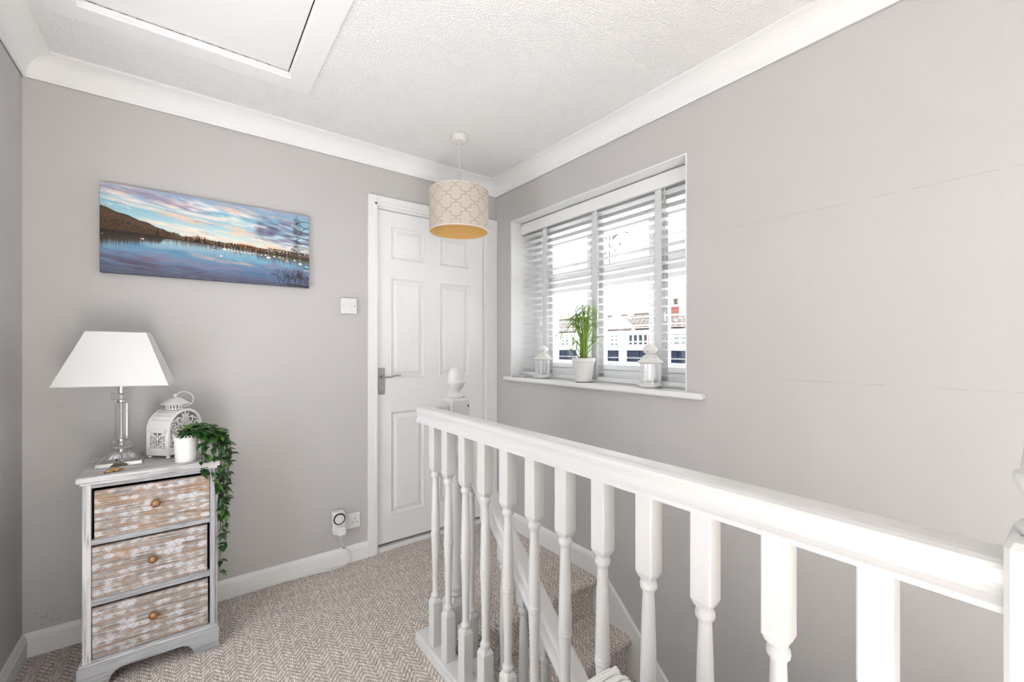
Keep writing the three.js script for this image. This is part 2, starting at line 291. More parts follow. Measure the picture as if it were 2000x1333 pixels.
  obj('door_jamb', [box(0.884, 0.8925, 0, 2.062, -D - 0.09, -D + 0.008), box(1.641, 1.652, 0, 2.062, -D - 0.09, -D + 0.008), box(0.8925, 1.641, 2.044, 2.062, -D - 0.09, -D + 0.008)], M.white, frame);
  obj('threshold', box(0.8925, 1.641, 0.0, 0.026, -D - 0.09, -D + 0.004, 0.003), M.white, frame);

  // six-panel door
  const door = structGroup('door_1', 'white six-panel door closed at the head of the stairs');
  const X0 = 0.896, X1 = 1.6375, Y0 = 0.046, Y1 = 2.041, ZF = -D - 0.004;
  const panels = [[0.972, 1.196, 1.752, 1.953], [1.302, 1.527, 1.752, 1.953], [0.972, 1.196, 1.03, 1.641], [1.302, 1.527, 1.03, 1.641], [0.972, 1.196, 0.208, 0.832], [1.302, 1.527, 0.208, 0.832]];
  const leaf = poly([[X0, Y0], [X1, Y0], [X1, Y1], [X0, Y1]]);
  for (const [a, b, c, d] of panels) leaf.holes.push(hole([[a, c], [b, c], [b, d], [a, d]]));
  obj('door_leaf', [extrude(leaf, 0.02).translate(0, 0, ZF - 0.02), box(X0, X1, Y0, Y1, ZF - 0.038, ZF - 0.0201)], M.white, door);
  const grain = data(512, 512, (u, v) => { const w = u + 0.06 * Math.sin(v * 6.28) + 0.05 * fbm(u, v, 3, 3, 71, 3); return 255 * (0.5 + 0.5 * Math.sin(w * 2 * Math.PI * 22)) * fbm(u, v, 60, 8, 73, 3); }, false);
  M.doorPanel = std({ color: M.white.color, roughness: 0.4, bumpMap: tile(grain, 0.3), bumpScale: 0.0006 });
  for (const [a, b, c, d] of panels) {
    const steps = [[0, 0.0], [0.003, 0.003], [0.007, 0.001], [0.012, -0.013], [0.016, -0.0145], [0.040, -0.0035], [0.042, -0.0015], [0.044, -0.0015]], pos = [], q = ([i, z]) => [[a + i, c + i, ZF + z], [b - i, c + i, ZF + z], [b - i, d - i, ZF + z], [a + i, d - i, ZF + z]];
    for (let s = 0; s + 1 < steps.length; s++) { const A = q(steps[s]), B = q(steps[s + 1]); for (let k = 0; k < 4; k++) { const m = (k + 1) % 4; pos.push(...A[k], ...A[m], ...B[m], ...A[k], ...B[m], ...B[k]); } }
    const E = q(steps[steps.length - 1]); pos.push(...E[0], ...E[1], ...E[2], ...E[0], ...E[2], ...E[3]);
    const g = new THREE.BufferGeometry(); g.setAttribute('position', new THREE.Float32BufferAttribute(pos, 3)); g.computeVertexNormals();
    obj('panel', metric(g), M.doorPanel, door);
  }
  obj('draught_brush', box(X0, X1, 0.0265, 0.07, ZF - 0.06, ZF - 0.039), M.black, door);
  const plate = obj('door_handle', [box(0.897, 0.937, 0.940, 1.098, ZF, ZF + 0.006, 0.002)], M.pewter, door);
  obj('lever', [new THREE.CylinderGeometry(0.009, 0.011, 0.034, 20).rotateX(Math.PI / 2).translate(0.915, 1.046, ZF + 0.02), tube([[0.915, 1.046, ZF + 0.036], [0.935, 1.044, ZF + 0.04], [0.965, 1.046, ZF + 0.041], [0.992, 1.052, ZF + 0.04], [1.018, 1.05, ZF + 0.038]], 0.0052, 24, 10), new THREE.SphereGeometry(0.0056, 12, 8).translate(1.018, 1.05, ZF + 0.038)], M.pewter, plate);
  obj('keyhole', [new THREE.CylinderGeometry(0.006, 0.006, 0.002, 18).rotateX(Math.PI / 2).translate(0.916, 0.982, ZF + 0.0068)], M.chrome, plate);
  obj('screw', [[0.908, 1.088], [0.926, 1.088], [0.908, 0.950], [0.926, 0.950]].map(([x, y]) => new THREE.CylinderGeometry(0.0028, 0.0028, 0.002, 10).rotateX(Math.PI / 2).translate(x, y, ZF + 0.0066)), M.pewter, plate);

  // loft hatch
  const hatch = structGroup('trim_3', 'flat white frame round the loft opening in the ceiling');
  const fr = poly([[-0.385, -2.104], [0.432, -2.104], [0.432, -1.17], [-0.385, -1.17]]);
  fr.holes.push(hole([[-0.301, -2.020], [0.348, -2.020], [0.348, -1.254], [-0.301, -1.254]]));
  obj('hatch_frame', [slabXZ(fr, CEIL - 0.011, CEIL + 0.0005)], M.white, hatch);
  obj('stop_bead', [box(-0.305, 0.352, CEIL - 0.001, CEIL + 0.012, -2.0238, -2.010, 0.002), box(0.338, 0.3518, CEIL - 0.001, CEIL + 0.012, -2.010, -1.25, 0.002), box(-0.3048, -0.291, CEIL - 0.001, CEIL + 0.012, -2.010, -1.25, 0.002)], M.white, hatch);
  const lid = thing('loft_hatch', 'plain white loft hatch panel set up inside the ceiling frame', 'hatch');
  obj('hatch_panel', box(-0.297, 0.3362, CEIL + 0.016, CEIL + 0.034, -2.017, -1.26, 0.001), M.white, lid);
  obj('seal_strip', [box(-0.303, 0.3505, CEIL + 0.035, CEIL + 0.05, -2.022, -1.252)], M.seal, lid);
  { const r0 = rng(5); for (let i = 0; i < 15; i++) { const x = -0.27 + i * 0.0405; if (r0() < 0.8) obj('seal_gap', box(x, x + 0.010 + 0.012 * r0(), CEIL + 0.0125, CEIL + 0.0155, -2.0165, -2.0145), M.dark, lid); } }
}

// ------------------------------------------------------------------ window: lining, sill, frames, glass, lead
{
  const win = structGroup('window_1', 'white framed three-light window behind the blind');
  const { z0, z1, y0, y1 } = WIN, x0 = R - 0.001, x1 = R + 0.3;
  obj('reveal', [box(x0, x1, y0 - 0.03, y1, z0 - 0.006, z0, 0), box(x0, x1, y0 - 0.03, y1, z1, z1 + 0.006, 0), box(x0, x1, y1, y1 + 0.006, z0 - 0.006, z1 + 0.006, 0)], M.whiteMatt, win);
  obj('window_sill', [box(1.712, 1.96, y0 - 0.029, y0, -2.375, -0.953, 0.011)], M.white, win);
  const fx0 = 1.955, fx1 = 2.015, f = (a, b, c, d, t = 0) => box(fx0 + t, fx1 - t, c, d, a, b, 0.005);
  obj('window_frame', [f(z0, -2.173, y0, y1), f(-1.07, z1, y0, y1), f(-2.173, -1.07, y0 - 0.01, 1.09), f(-2.173, -1.07, 1.925, y1)], M.upvc, win);
  for (const [a, b] of [[-1.787, -1.749], [-1.345, -1.322]]) obj('mullion', f(a, b, 1.09, 1.925), M.upvc, win);
  const lights = [[-2.173, -1.787], [-1.749, -1.345], [-1.322, -1.07]];
  for (const [a, b] of lights) {
    obj('transom', f(a, b, 1.605, 1.665), M.upvc, win);
    for (const [c, d] of [[1.09, 1.605], [1.665, 1.925]]) {
      const s = 0.031, t = -0.008;
      const sash = obj('sash', [f(a, a + s, c, d, t), f(b - s, b, c, d, t), f(a + s, b - s, c, c + s, t), f(a + s, b - s, d - s, d, t)], M.upvc, win);
      obj('pane', box(1.982, 1.988, c + s, d - s, a + s, b - s), M.glass, sash);
    }
  }
  // leaded flower on the middle top pane
  const px = 1.976, q = (pts, r = 0.0032) => tube(pts.map(([z, y]) => [px, y, z]), r, 16, 6), zc = -1.665;
  obj('lead_motif', [
    q([[zc, 1.90], [zc, 1.69]], 0.0028),
    q([[zc - 0.03, 1.862], [zc - 0.012, 1.885], [zc, 1.892], [zc + 0.016, 1.883], [zc + 0.034, 1.862]]),
    q([[zc - 0.045, 1.842], [zc - 0.022, 1.840], [zc, 1.828]], 0.004), q([[zc, 1.828], [zc + 0.02, 1.85], [zc + 0.06, 1.875], [zc + 0.10, 1.88], [zc + 0.13, 1.868]], 0.0038),
    q([[zc, 1.828], [zc - 0.012, 1.842]], 0.004), q([[zc, 1.828], [zc + 0.012, 1.846]], 0.004),
    q([[zc - 0.038, 1.772], [zc - 0.02, 1.80]], 0.0036), q([[zc + 0.015, 1.81], [zc + 0.035, 1.785], [zc + 0.062, 1.79], [zc + 0.08, 1.822]], 0.0034),
  ], M.lead, win);
}

// ------------------------------------------------------------------ venetian blind
{
  const b = thing('venetian_blind', 'white wooden venetian blind with broad tapes, open across the window', 'blind');
  const z0 = WIN.z0 + 0.006, z1 = WIN.z1 - 0.006, xf = 1.842, xb = 1.892;
  obj('valance', [box(1.822, 1.838, 1.993, 2.062, WIN.z0 + 0.004, WIN.z1 - 0.004, 0.003)], M.slat, b);
  obj('head_rail', box(1.842, 1.894, 2.015, 2.058, z0 + 0.004, z1 - 0.004, 0.002), M.slat, b);
  const geo = join([box(xf - (xf + xb) / 2, xb - (xf + xb) / 2, -0.0015, 0.0015, z0, z1, 0.0014)]);
  const y = [];
  for (let k = 0; k < 22; k++) y.push(1.978 - k * 0.0428);
  for (const yy of y) { const m = shared('slat', geo, M.slat, b); m.position.set((xf + xb) / 2, yy, 0); m.rotation.z = -0.07; }
  obj('bottom_rail', box(xf, xb, 1.034, 1.054, z0, z1, 0.003), M.slat, b);
  for (const z of [-2.085, -1.657, -1.245]) {
    obj('ladder_tape', [box(xf - 0.0035, xf - 0.0025, 1.036, 2.0, z - 0.019, z + 0.019), box(xb + 0.0025, xb + 0.0035, 1.036, 2.0, z - 0.019, z + 0.019)], M.tape, b);
  }
  const cord = (z, ya, yb, n) => {
    const c = obj('pull_cord', tube([[1.834, 2.0, z], [1.834, (ya + 2) / 2, z + 0.002], [1.834, yb, z]], 0.0011, 12, 6), M.tape, b);
    for (let i = 0; i < n; i++) obj('cord_tassel', lathe([[0, 0.0], [0.0062, 0.0], [0.0066, 0.004], [0.0045, 0.03], [0.0025, 0.042], [0, 0.043]], 14).translate(1.834, yb - 0.04 - i * 0.036, z + i * 0.006), i ? M.tape : M.slat, c);
  };
  cord(-2.118, 1.4, 1.40, 2); cord(-1.205, 1.5, 1.388, 1);
  const c2 = obj('pull_cord', tube([[1.834, 2.0, -1.207], [1.834, 1.98, -1.207], [1.834, 1.955, -1.207]], 0.0011, 8, 6), M.tape, b);
  obj('cord_tassel', lathe([[0, 0], [0.006, 0], [0.0065, 0.004], [0.005, 0.03], [0.0025, 0.04], [0, 0.041]], 14).translate(1.834, 1.915, -1.207), std({ color: rgb(0.55, 0.48, 0.40), roughness: 0.6 }), c2);
}

// ------------------------------------------------------------------ stairs
{
  const st = structGroup('stairs_carpeted', 'beige herringbone carpeted stairs going down beside the landing');
  const xa = STAIR_L, xb = R - 0.018;
  const sweepX = (pts, x0, x1) => { // pts (z, y) along the run: a solid strip with arc-length uv
    const pos = [], uv = []; let s = 0;
    for (let i = 0; i + 1 < pts.length; i++) {
      const [z0, y0] = pts[i], [z1, y1] = pts[i + 1], d = Math.hypot(z1 - z0, y1 - y0);
      pos.push(x0, y0, z0, x1, y1, z1, x1, y0, z0, x0, y0, z0, x0, y1, z1, x1, y1, z1);
      uv.push(x0, s, x1, s + d, x1, s, x0, s, x0, s + d, x1, s + d); s += d;
    }
    for (const x of [x0, x1]) for (let i = 1; i + 1 < pts.length; i++) { const t = [pts[0], pts[i], pts[i + 1]]; for (const [z, y] of x === x0 ? t : [t[0], t[2], t[1]]) { pos.push(x, y, z); uv.push(z, y); } }
    const g = new THREE.BufferGeometry(); g.setAttribute('position', new THREE.Float32BufferAttribute(pos, 3)); g.setAttribute('uv', new THREE.Float32BufferAttribute(uv, 2));
    const m = mergeVertices(g, 1e-5); m.computeVertexNormals(); return m;
  };
  const nose = (zn, y, back, r = 0.026) => { const p = [[back, y]]; for (let i = 0; i <= 8; i++) { const a = Math.PI / 2 - i / 8 * (Math.PI * 0.62); p.push([zn - r + r * Math.cos(a), y - r + r * Math.sin(a)]); } return p; };
  const round = (pts) => { // keep the flats flat: split lengths near the curve
    const out = [pts[0]]; for (let i = 1; i < pts.length; i++) { const [a, b] = [out[out.length - 1], pts[i]]; const d = Math.hypot(b[0] - a[0], b[1] - a[1]); if (d > 0.06) { out.push([lerp(a[0], b[0], 0.06), lerp(a[1], b[1], 0.06)], [lerp(a[0], b[0], 0.94), lerp(a[1], b[1], 0.94)]); } out.push(b); } return out; };
  for (let k = 0; k <= 9; k++) {
    const zn = NOSE0 + GOING * k, y = -RISE * k, back = k ? zn - GOING - 0.03 : zn - 0.0445;
    const p = nose(zn, y, back); p.push([zn - 0.030, y - 0.05], [zn - 0.030, y - RISE - 0.002], [back, y - RISE - 0.002]);
    obj('stair_step', sweepX(round(p), k ? xa : 0.8385, k ? xb : R - 0.0005), M.carpet, st);
  }
  // wall string: continues the skirting and follows the pitch
  const m = 0.905, zk = -1.585, yk = 0.112, zend = 0.75;
  const str = poly([[zk, yk], [zend, yk - m * (zend - zk)], [zend, yk - m * (zend - zk) - 0.45], [zk, -0.35]]);
  struct('trim_4', slabZY(str, R - 0.018, R, 0.004), M.white, 'white sloping stair string along the foot of the window wall');
  // outer string under the sloping balusters
  const y0 = -0.03, z0 = -1.588, os = poly([[z0, y0 - m * (z0 + 1.506)], [zend, y0 - m * (zend + 1.506)], [zend, y0 - m * (zend + 1.506) - 0.3], [z0, -0.32]]);
  struct('trim_5', slabZY(os, 0.909, 0.949, 0.003), M.white, 'white outer stair string carrying the sloping balustrade');
  struct('trim_6', box(0.8385, 0.85, -0.26, 0.0, NOSE0 - 0.02, 1.6, 0.002), M.white, 'white fascia board along the landing edge above the stairs');
}

// ------------------------------------------------------------------ balustrades
const railShape = (w, h) => { const k = w / 0.06, p = [[0, 0.975], [0.018, 0.9745], [0.026, 0.972], [0.0305, 0.967], [0.0315, 0.961], [0.030, 0.955], [0.0265, 0.949], [0.0245, 0.942], [0.0243, 0.936], [0.0258, 0.928], [0.0285, 0.922], [0.0305, 0.918], [0.0305, 0.910]].map(([x, y]) => [x * k, (y - 0.975) * h]); return poly([...p, ...p.slice(1).reverse().map(([x, y]) => [-x, y]).reverse().reverse()]); };
const turnedSpindle = (y0, y1, lower, upper) => { // square ends, turned middle; y0..lower and upper..y1 are the blocks
  const H = upper - lower, y = (t) => lower + t * H;
  return [squareLoft([[y0, 0.0205], [lower - 0.016, 0.0205], [lower - 0.006, 0.0165], [lower, 0.0125]]),
    squareLoft([[upper, 0.0125], [upper + 0.006, 0.0165], [upper + 0.016, 0.0205], [y1, 0.0205]]),
    lathe([[0.0125, lower - 0.004], [0.0165, lower + 0.004], [0.0178, lower + 0.010], [0.0165, lower + 0.016], [0.0125, lower + 0.020], [0.0118, lower + 0.028], [0.0128, y(0.2)], [0.0150, y(0.38)], [0.0170, y(0.475)], [0.0160, y(0.482)], [0.0185, y(0.489)], [0.0190, y(0.497)], [0.0162, y(0.503)], [0.0188, y(0.510)], [0.0182, y(0.520)], [0.0160, y(0.526)],
      [0.0174, y(0.535)], [0.0168, y(0.62)], [0.0145, y(0.82)], [0.0122, upper - 0.03], [0.0130, upper - 0.024], [0.0172, upper - 0.019], [0.0182, upper - 0.013], [0.0172, upper - 0.006], [0.0130, upper], [0.0125, upper + 0.004]], 24)];
};
const newelTop = () => lathe([[0.0, 0.135], [0.010, 0.134], [0.020, 0.128], [0.028, 0.116], [0.0325, 0.100], [0.0345, 0.084], [0.0350, 0.074], [0.0395, 0.073], [0.0410, 0.069], [0.0405, 0.064], [0.0375, 0.060], [0.036, 0.052], [0.031, 0.042], [0.023, 0.034], [0.019, 0.029], [0.019, 0.026], [0.024, 0.0225], [0.034, 0.016], [0.0385, 0.011], [0.0385, 0.005], [0.035, 0.001], [0.03, -0.002]].reverse(), 36);
{
  const b = thing('landing_balustrade', 'white turned-spindle balustrade with level handrail guarding the landing edge', 'balustrade');
  const rail = railShape(0.06, 1);
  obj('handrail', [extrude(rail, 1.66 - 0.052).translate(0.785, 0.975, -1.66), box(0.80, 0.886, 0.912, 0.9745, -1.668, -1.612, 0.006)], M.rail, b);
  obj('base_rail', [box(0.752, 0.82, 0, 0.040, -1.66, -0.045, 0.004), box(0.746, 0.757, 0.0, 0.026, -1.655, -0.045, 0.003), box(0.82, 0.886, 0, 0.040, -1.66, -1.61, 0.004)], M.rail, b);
  const Z = [-1.545, -1.439, -1.312, -1.186, -1.06, -0.934, -0.809, -0.682, -0.555, -0.429, -0.302, -0.173];
  const g = join(turnedSpindle(0.038, 0.915, 0.226, 0.726));
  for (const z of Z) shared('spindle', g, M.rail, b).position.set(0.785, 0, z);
  const newel = (x, z, low) => {
    const n = obj('newel_post', [squareLoft([[0.772, 0.030], [0.780, 0.040], [0.788, 0.045], [0.992, 0.045], [1.0, 0.042], [1.003, 0.034]], 0.005),
      lathe([[0.028, 0.146], [0.036, 0.150], [0.041, 0.157], [0.041, 0.163], [0.036, 0.169], [0.038, 0.178], [0.042, 0.188], [0.040, 0.196], [0.036, 0.200], [0.0355, 0.22], [0.0385, 0.30], [0.0405, 0.40], [0.0390, 0.50], [0.0350, 0.62], [0.0325, 0.695], [0.037, 0.702], [0.041, 0.709], [0.041, 0.716], [0.036, 0.722], [0.034, 0.732], [0.040, 0.742], [0.0415, 0.75], [0.039, 0.758], [0.034, 0.766], [0.030, 0.776]], 32),
      squareLoft([[low, 0.045], [0.118, 0.045], [0.130, 0.039], [0.142, 0.030], [0.150, 0.028]], 0.005)], M.rail, b);
    n.position.set(x, 0, z);
    obj('finial', newelTop(), M.rail, n).position.y = 1.001;
  };
  newel(0.929, -1.638, -0.5); newel(0.785, -0.007, 0.0);
  { const hole = obj('screw_hole', new THREE.CylinderGeometry(0.0022, 0.0022, 0.004, 10).rotateX(Math.PI / 2), M.black, b); hole.position.set(0.965, 0.968, -1.592); hole.scale.y = 2.2; }
}
{
  const b = thing('stair_balustrade', 'white sloping handrail with turned spindles running down the stairs', 'balustrade');
  const m = 0.908, top = (z) => 0.831 - m * (z + 1.543);
  const shear = (g) => g.applyMatrix4(new THREE.Matrix4().set(1, 0, 0, 0, 0, 1, -m, 0, 0, 0, 1, 0, 0, 0, 0, 1));
  const z0 = -1.594, len = 1.5;
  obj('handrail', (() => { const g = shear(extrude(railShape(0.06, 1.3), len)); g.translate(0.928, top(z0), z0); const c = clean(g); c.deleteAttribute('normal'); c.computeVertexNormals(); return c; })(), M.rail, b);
  const g = join(turnedSpindle(-0.06, 0.752, 0.132 , 0.63));
  const zs = [-1.506, -1.392, -1.278, -1.164, -1.05, -0.936, -0.822, -0.708, -0.594];
  zs.forEach((z) => shared('spindle', g, M.rail, b).position.set(0.929, -m * (z + 1.506), z));
}

// ------------------------------------------------------------------ chest of drawers
{
  const t = thing('chest_of_drawers', 'small three-drawer chest in distressed grey wood with copper dotted drawer fronts', 'chest of drawers');
  const zb = -2.47, zf = -2.115;
  obj('top', metric(box(-0.316, 0.104, 0.740, 0.762, zb, -2.100, 0.007)), M.woodPale, t);
  obj('moulding', metric(box(-0.306, 0.094, 0.731, 0.7405, zb, -2.109, 0.003)), M.woodPale, t);
  obj('side_panel', metric(box(-0.300, -0.284, 0.09, 0.732, zb, zf - 0.012), true), M.woodGrey, t);
  obj('side_panel', metric(box(0.070, 0.086, 0.09, 0.732, zb, zf - 0.012), true, 0.2), M.woodGrey, t);
  obj('back_panel', metric(box(-0.284, 0.070, 0.09, 0.732, zb, zb + 0.008), true), M.woodGrey, t);
  obj('stile', metric(box(-0.300, -0.2765, 0.09, 0.732, zf - 0.020, zf, 0.0025), true, 0.1), M.woodPale, t);
  obj('stile', metric(box(0.0685, 0.086, 0.09, 0.732, zf - 0.020, zf, 0.0025), true, 0.33), M.woodGrey, t);
  obj('edge_strip', metric(box(0.086, 0.0945, 0.096, 0.70, zf - 0.06, zf - 0.018, 0.002), true, 0.15), M.woodPale, t);
  for (const [a, b] of [[0.717, 0.732], [0.513, 0.533], [0.296, 0.319], [0.094, 0.104]]) obj('rail', metric(box(-0.277, 0.069, a, b, zf - 0.020, zf - 0.001, 0.002), false, a * 3), M.woodGrey, t);
  // plinth with a shaped cut-out
  const front = (x0, x1, h, foot, ht) => {
    const s = new THREE.Shape(); s.moveTo(x0, 0); s.lineTo(x0 + foot, 0);
    s.bezierCurveTo(x0 + foot, ht * 0.55, x0 + foot + 0.012, ht, x0 + foot + 0.045, ht);
    s.lineTo(x1 - foot - 0.045, ht); s.bezierCurveTo(x1 - foot - 0.012, ht, x1 - foot, ht * 0.55, x1 - foot, 0);
    s.lineTo(x1, 0); s.lineTo(x1, h); s.lineTo(x0, h); s.closePath(); return s;
  };
  obj('plinth', [metric(extrude(front(-0.313, 0.099, 0.092, 0.083, 0.055), 0.016, 0.0025).translate(0, 0, -2.119)), metric(slabZY(front(zb, -2.119, 0.092, 0.07, 0.05), 0.085, 0.099, 0.002)), metric(slabZY(front(zb, -2.119, 0.092, 0.07, 0.05), -0.313, -0.299, 0.002))], M.woodGrey, t);
  obj('plinth_moulding', metric(box(-0.309, 0.095, 0.0905, 0.0975, zb, -2.106, 0.003)), M.woodPale, t);
  const D3 = [[-0.2685, 0.068, 0.534, 0.7065, 0.1, 0.004, 0.50], [-0.2755, 0.0605, 0.3195, 0.5055, 0.2, -0.003, 0.62], [-0.275, 0.0625, 0.105, 0.2865, 0.3, -0.003, 0.62]];
  D3.forEach(([a, b, c, d, , dz, spread], i) => {
    const tx = drawerTextures(101 + i * 37, spread), mat = std({ color: rgb(0.84, 0.83, 0.82), map: tx.color, bumpMap: tx.bump, bumpScale: 0.0012, roughness: 0.7 });
    const g = clean(box(a, b, c, d, zf - 0.018, zf - 0.001, 0.003)), p = g.attributes.position;
    for (let k = 0; k < p.count; k++) g.attributes.uv.setXY(k, (p.getX(k) - a) / (b - a), (p.getY(k) - c) / (d - c));
    const dr = obj('drawer', g, mat, t); dr.position.z = dz;
    obj('drawer_box', [box(a + 0.004, a + 0.014, c + 0.006, d - 0.03, zb + 0.02, zf - 0.019), box(b - 0.014, b - 0.004, c + 0.006, d - 0.03, zb + 0.02, zf - 0.019), box(a + 0.014, b - 0.014, c + 0.006, c + 0.012, zb + 0.02, zf - 0.019)], M.dark, dr);
    const kx = [-0.0985, -0.1075, -0.106][i], ky = [0.632, 0.420, 0.207][i];
    obj('knob', lathe([[0, 0.025], [0.007, 0.0245], [0.0125, 0.021], [0.0145, 0.016], [0.0135, 0.012], [0.008, 0.008], [0.0062, 0.003], [0.0075, 0]].reverse(), 24).rotateX(Math.PI / 2).translate(kx, ky, zf - 0.001), M.copper, dr);
  });
}

// ------------------------------------------------------------------ table lamp
{
  const cx = -0.213, cz = -2.288, t = thing('table_lamp', 'crystal column table lamp with a white tapered rectangular shade on the chest', 'lamp', [cx, 0.762, cz]);
  const hx = 0.067, hz = 0.074;
  const frustum = (y0, y1, a, b, c = 1) => { const g = new THREE.CylinderGeometry(Math.SQRT2, Math.SQRT2, 1, 4, 1).rotateY(Math.PI / 4).toNonIndexed(); const p = g.attributes.position; for (let i = 0; i < p.count; i++) { const top = p.getY(i) > 0, s = top ? b : a; p.setXYZ(i, Math.sign(p.getX(i)) * s * (Math.abs(p.getX(i)) > 1e-6 ? 1 : 0), top ? y1 : y0, Math.sign(p.getZ(i)) * s * hz / hx * (Math.abs(p.getZ(i)) > 1e-6 ? 1 : 0)); } g.computeVertexNormals(); return g; };
  obj('base_plate', frustum(0, 0.0025, hx + 0.0015, hx + 0.0015), M.mirror, t);
  obj('base', [frustum(0.003, 0.016, hx, hx - 0.001), frustum(0.0162, 0.026, hx - 0.001, hx - 0.020)], phy({ color: rgb(0.50, 0.52, 0.52), roughness: 0.03, metalness: 0.85, clearcoat: 1 }), t);
  // fluted dome
  { const pos = [], n = 64, rows = 8; const P = (i, j) => { const a = i / n * Math.PI * 2, s = j / rows, sq = 1 / Math.max(Math.abs(Math.cos(a)), Math.abs(Math.sin(a))), r = lerp(0.042, 0.014, s) * lerp(sq * 0.95, 1, s), f = 1 + 0.05 * Math.cos(a * 28) * (1 - s); return [r * f * Math.cos(a), 0.026 + 0.022 * Math.sin(s * Math.PI / 2), r * f * Math.sin(a)]; };
    for (let j = 0; j < rows; j++) for (let i = 0; i < n; i++) { const a = P(i, j), b = P(i + 1, j), c = P(i + 1, j + 1), d = P(i, j + 1); pos.push(...a, ...c, ...b, ...a, ...d, ...c); }
    const g = new THREE.BufferGeometry(); g.setAttribute('position', new THREE.Float32BufferAttribute(pos, 3)); g.computeVertexNormals(); obj('fluted_dome', g, phy({ color: rgb(0.66, 0.67, 0.67), roughness: 0.05, metalness: 0.7, clearcoat: 1 }), t); }
  const neck = (y) => obj('neck', lathe([[0.004, y], [0.012, y], [0.0135, y + 0.003], [0.010, y + 0.006], [0.0135, y + 0.009], [0.011, y + 0.012], [0.004, y + 0.012]], 20), M.chrome, t);
  const disc = (y) => obj('crystal_disc', [new THREE.CylinderGeometry(0.027, 0.030, 0.008, 8).translate(0, y + 0.004, 0), new THREE.CylinderGeometry(0.030, 0.030, 0.012, 8).translate(0, y + 0.014, 0), new THREE.CylinderGeometry(0.030, 0.027, 0.006, 8).translate(0, y + 0.0231, 0)].map((g) => { const c = g.toNonIndexed(); c.computeVertexNormals(); return c; }).slice(1, 2).map((g) => g.scale(1, 1.9, 1).translate(0, -0.9 * (y + 0.014), 0)), M.crystal, t);
  neck(0.047); disc(0.059); neck(0.086);
  obj('crystal_column', (() => { const c = new THREE.CylinderGeometry(0.0215, 0.0215, 0.140, 8).rotateY(Math.PI / 8).toNonIndexed(); c.computeVertexNormals(); return c.translate(0, 0.169, 0); })(), M.crystal, t);
  neck(0.240); disc(0.252);
  obj('tube', [new THREE.CylinderGeometry(0.0105, 0.0105, 0.06, 24).translate(0, 0.308, 0), new THREE.CylinderGeometry(0.0022, 0.0022, 0.20, 12).translate(0, 0.17, 0)], M.chrome, t);
  // shade: four trapezoid sides with thickness, rolled edges
  const sh = new THREE.Group(); sh.name = numbered('lamp_shade'); t.add(sh); sh.position.set(-0.008, 0.310, 0.002); sh.rotation.set(0, -0.12, -0.018);
  const bw = 0.1685, bd = 0.086, tw = 0.089, td = 0.046, hh = 0.208;
  const panel = (o) => { const pos = [], B = [[-bw + o, -bd + o], [bw - o, -bd + o], [bw - o, bd - o], [-bw + o, bd - o]], T = [[-tw + o, -td + o], [tw - o, -td + o], [tw - o, td - o], [-tw + o, td - o]]; for (let k = 0; k < 4; k++) { const m = (k + 1) % 4, a = [B[k][0], 0, B[k][1]], b = [B[m][0], 0, B[m][1]], c = [T[m][0], hh, T[m][1]], d = [T[k][0], hh, T[k][1]]; pos.push(...a, ...c, ...b, ...a, ...d, ...c); } const g = new THREE.BufferGeometry(); g.setAttribute('position', new THREE.Float32BufferAttribute(pos, 3)); g.computeVertexNormals(); return metric(g); };
  obj('shade_fabric', [panel(0), inward(panel(0.0015))], M.fabric, sh);
  const edge = (w, d, y) => tube([[-w, y, -d], [w, y, -d], [w, y, d], [-w, y, d]].flatMap(([x, yy, z], i, a) => { const n = a[(i + 1) % 4]; return [0.01, 0.5, 0.99].map((s) => [lerp(x, n[0], s), yy, lerp(z, n[2], s)]); }), 0.0017, 96, 6, true);
  obj('shade_trim', [edge(bw - 0.0008, bd - 0.0008, 0.0012), edge(tw - 0.0008, td - 0.0008, hh - 0.0012)], M.fabric, sh);
  obj('lamp_holder', [lathe([[0.0, 0.0], [0.017, 0.0], [0.018, 0.03], [0.015, 0.05], [0.0, 0.05]], 20), tube([[-0.10, 0.08, 0], [0, 0.05, 0], [0.10, 0.08, 0]], 0.0015, 16, 6)], M.plastic, sh);
}

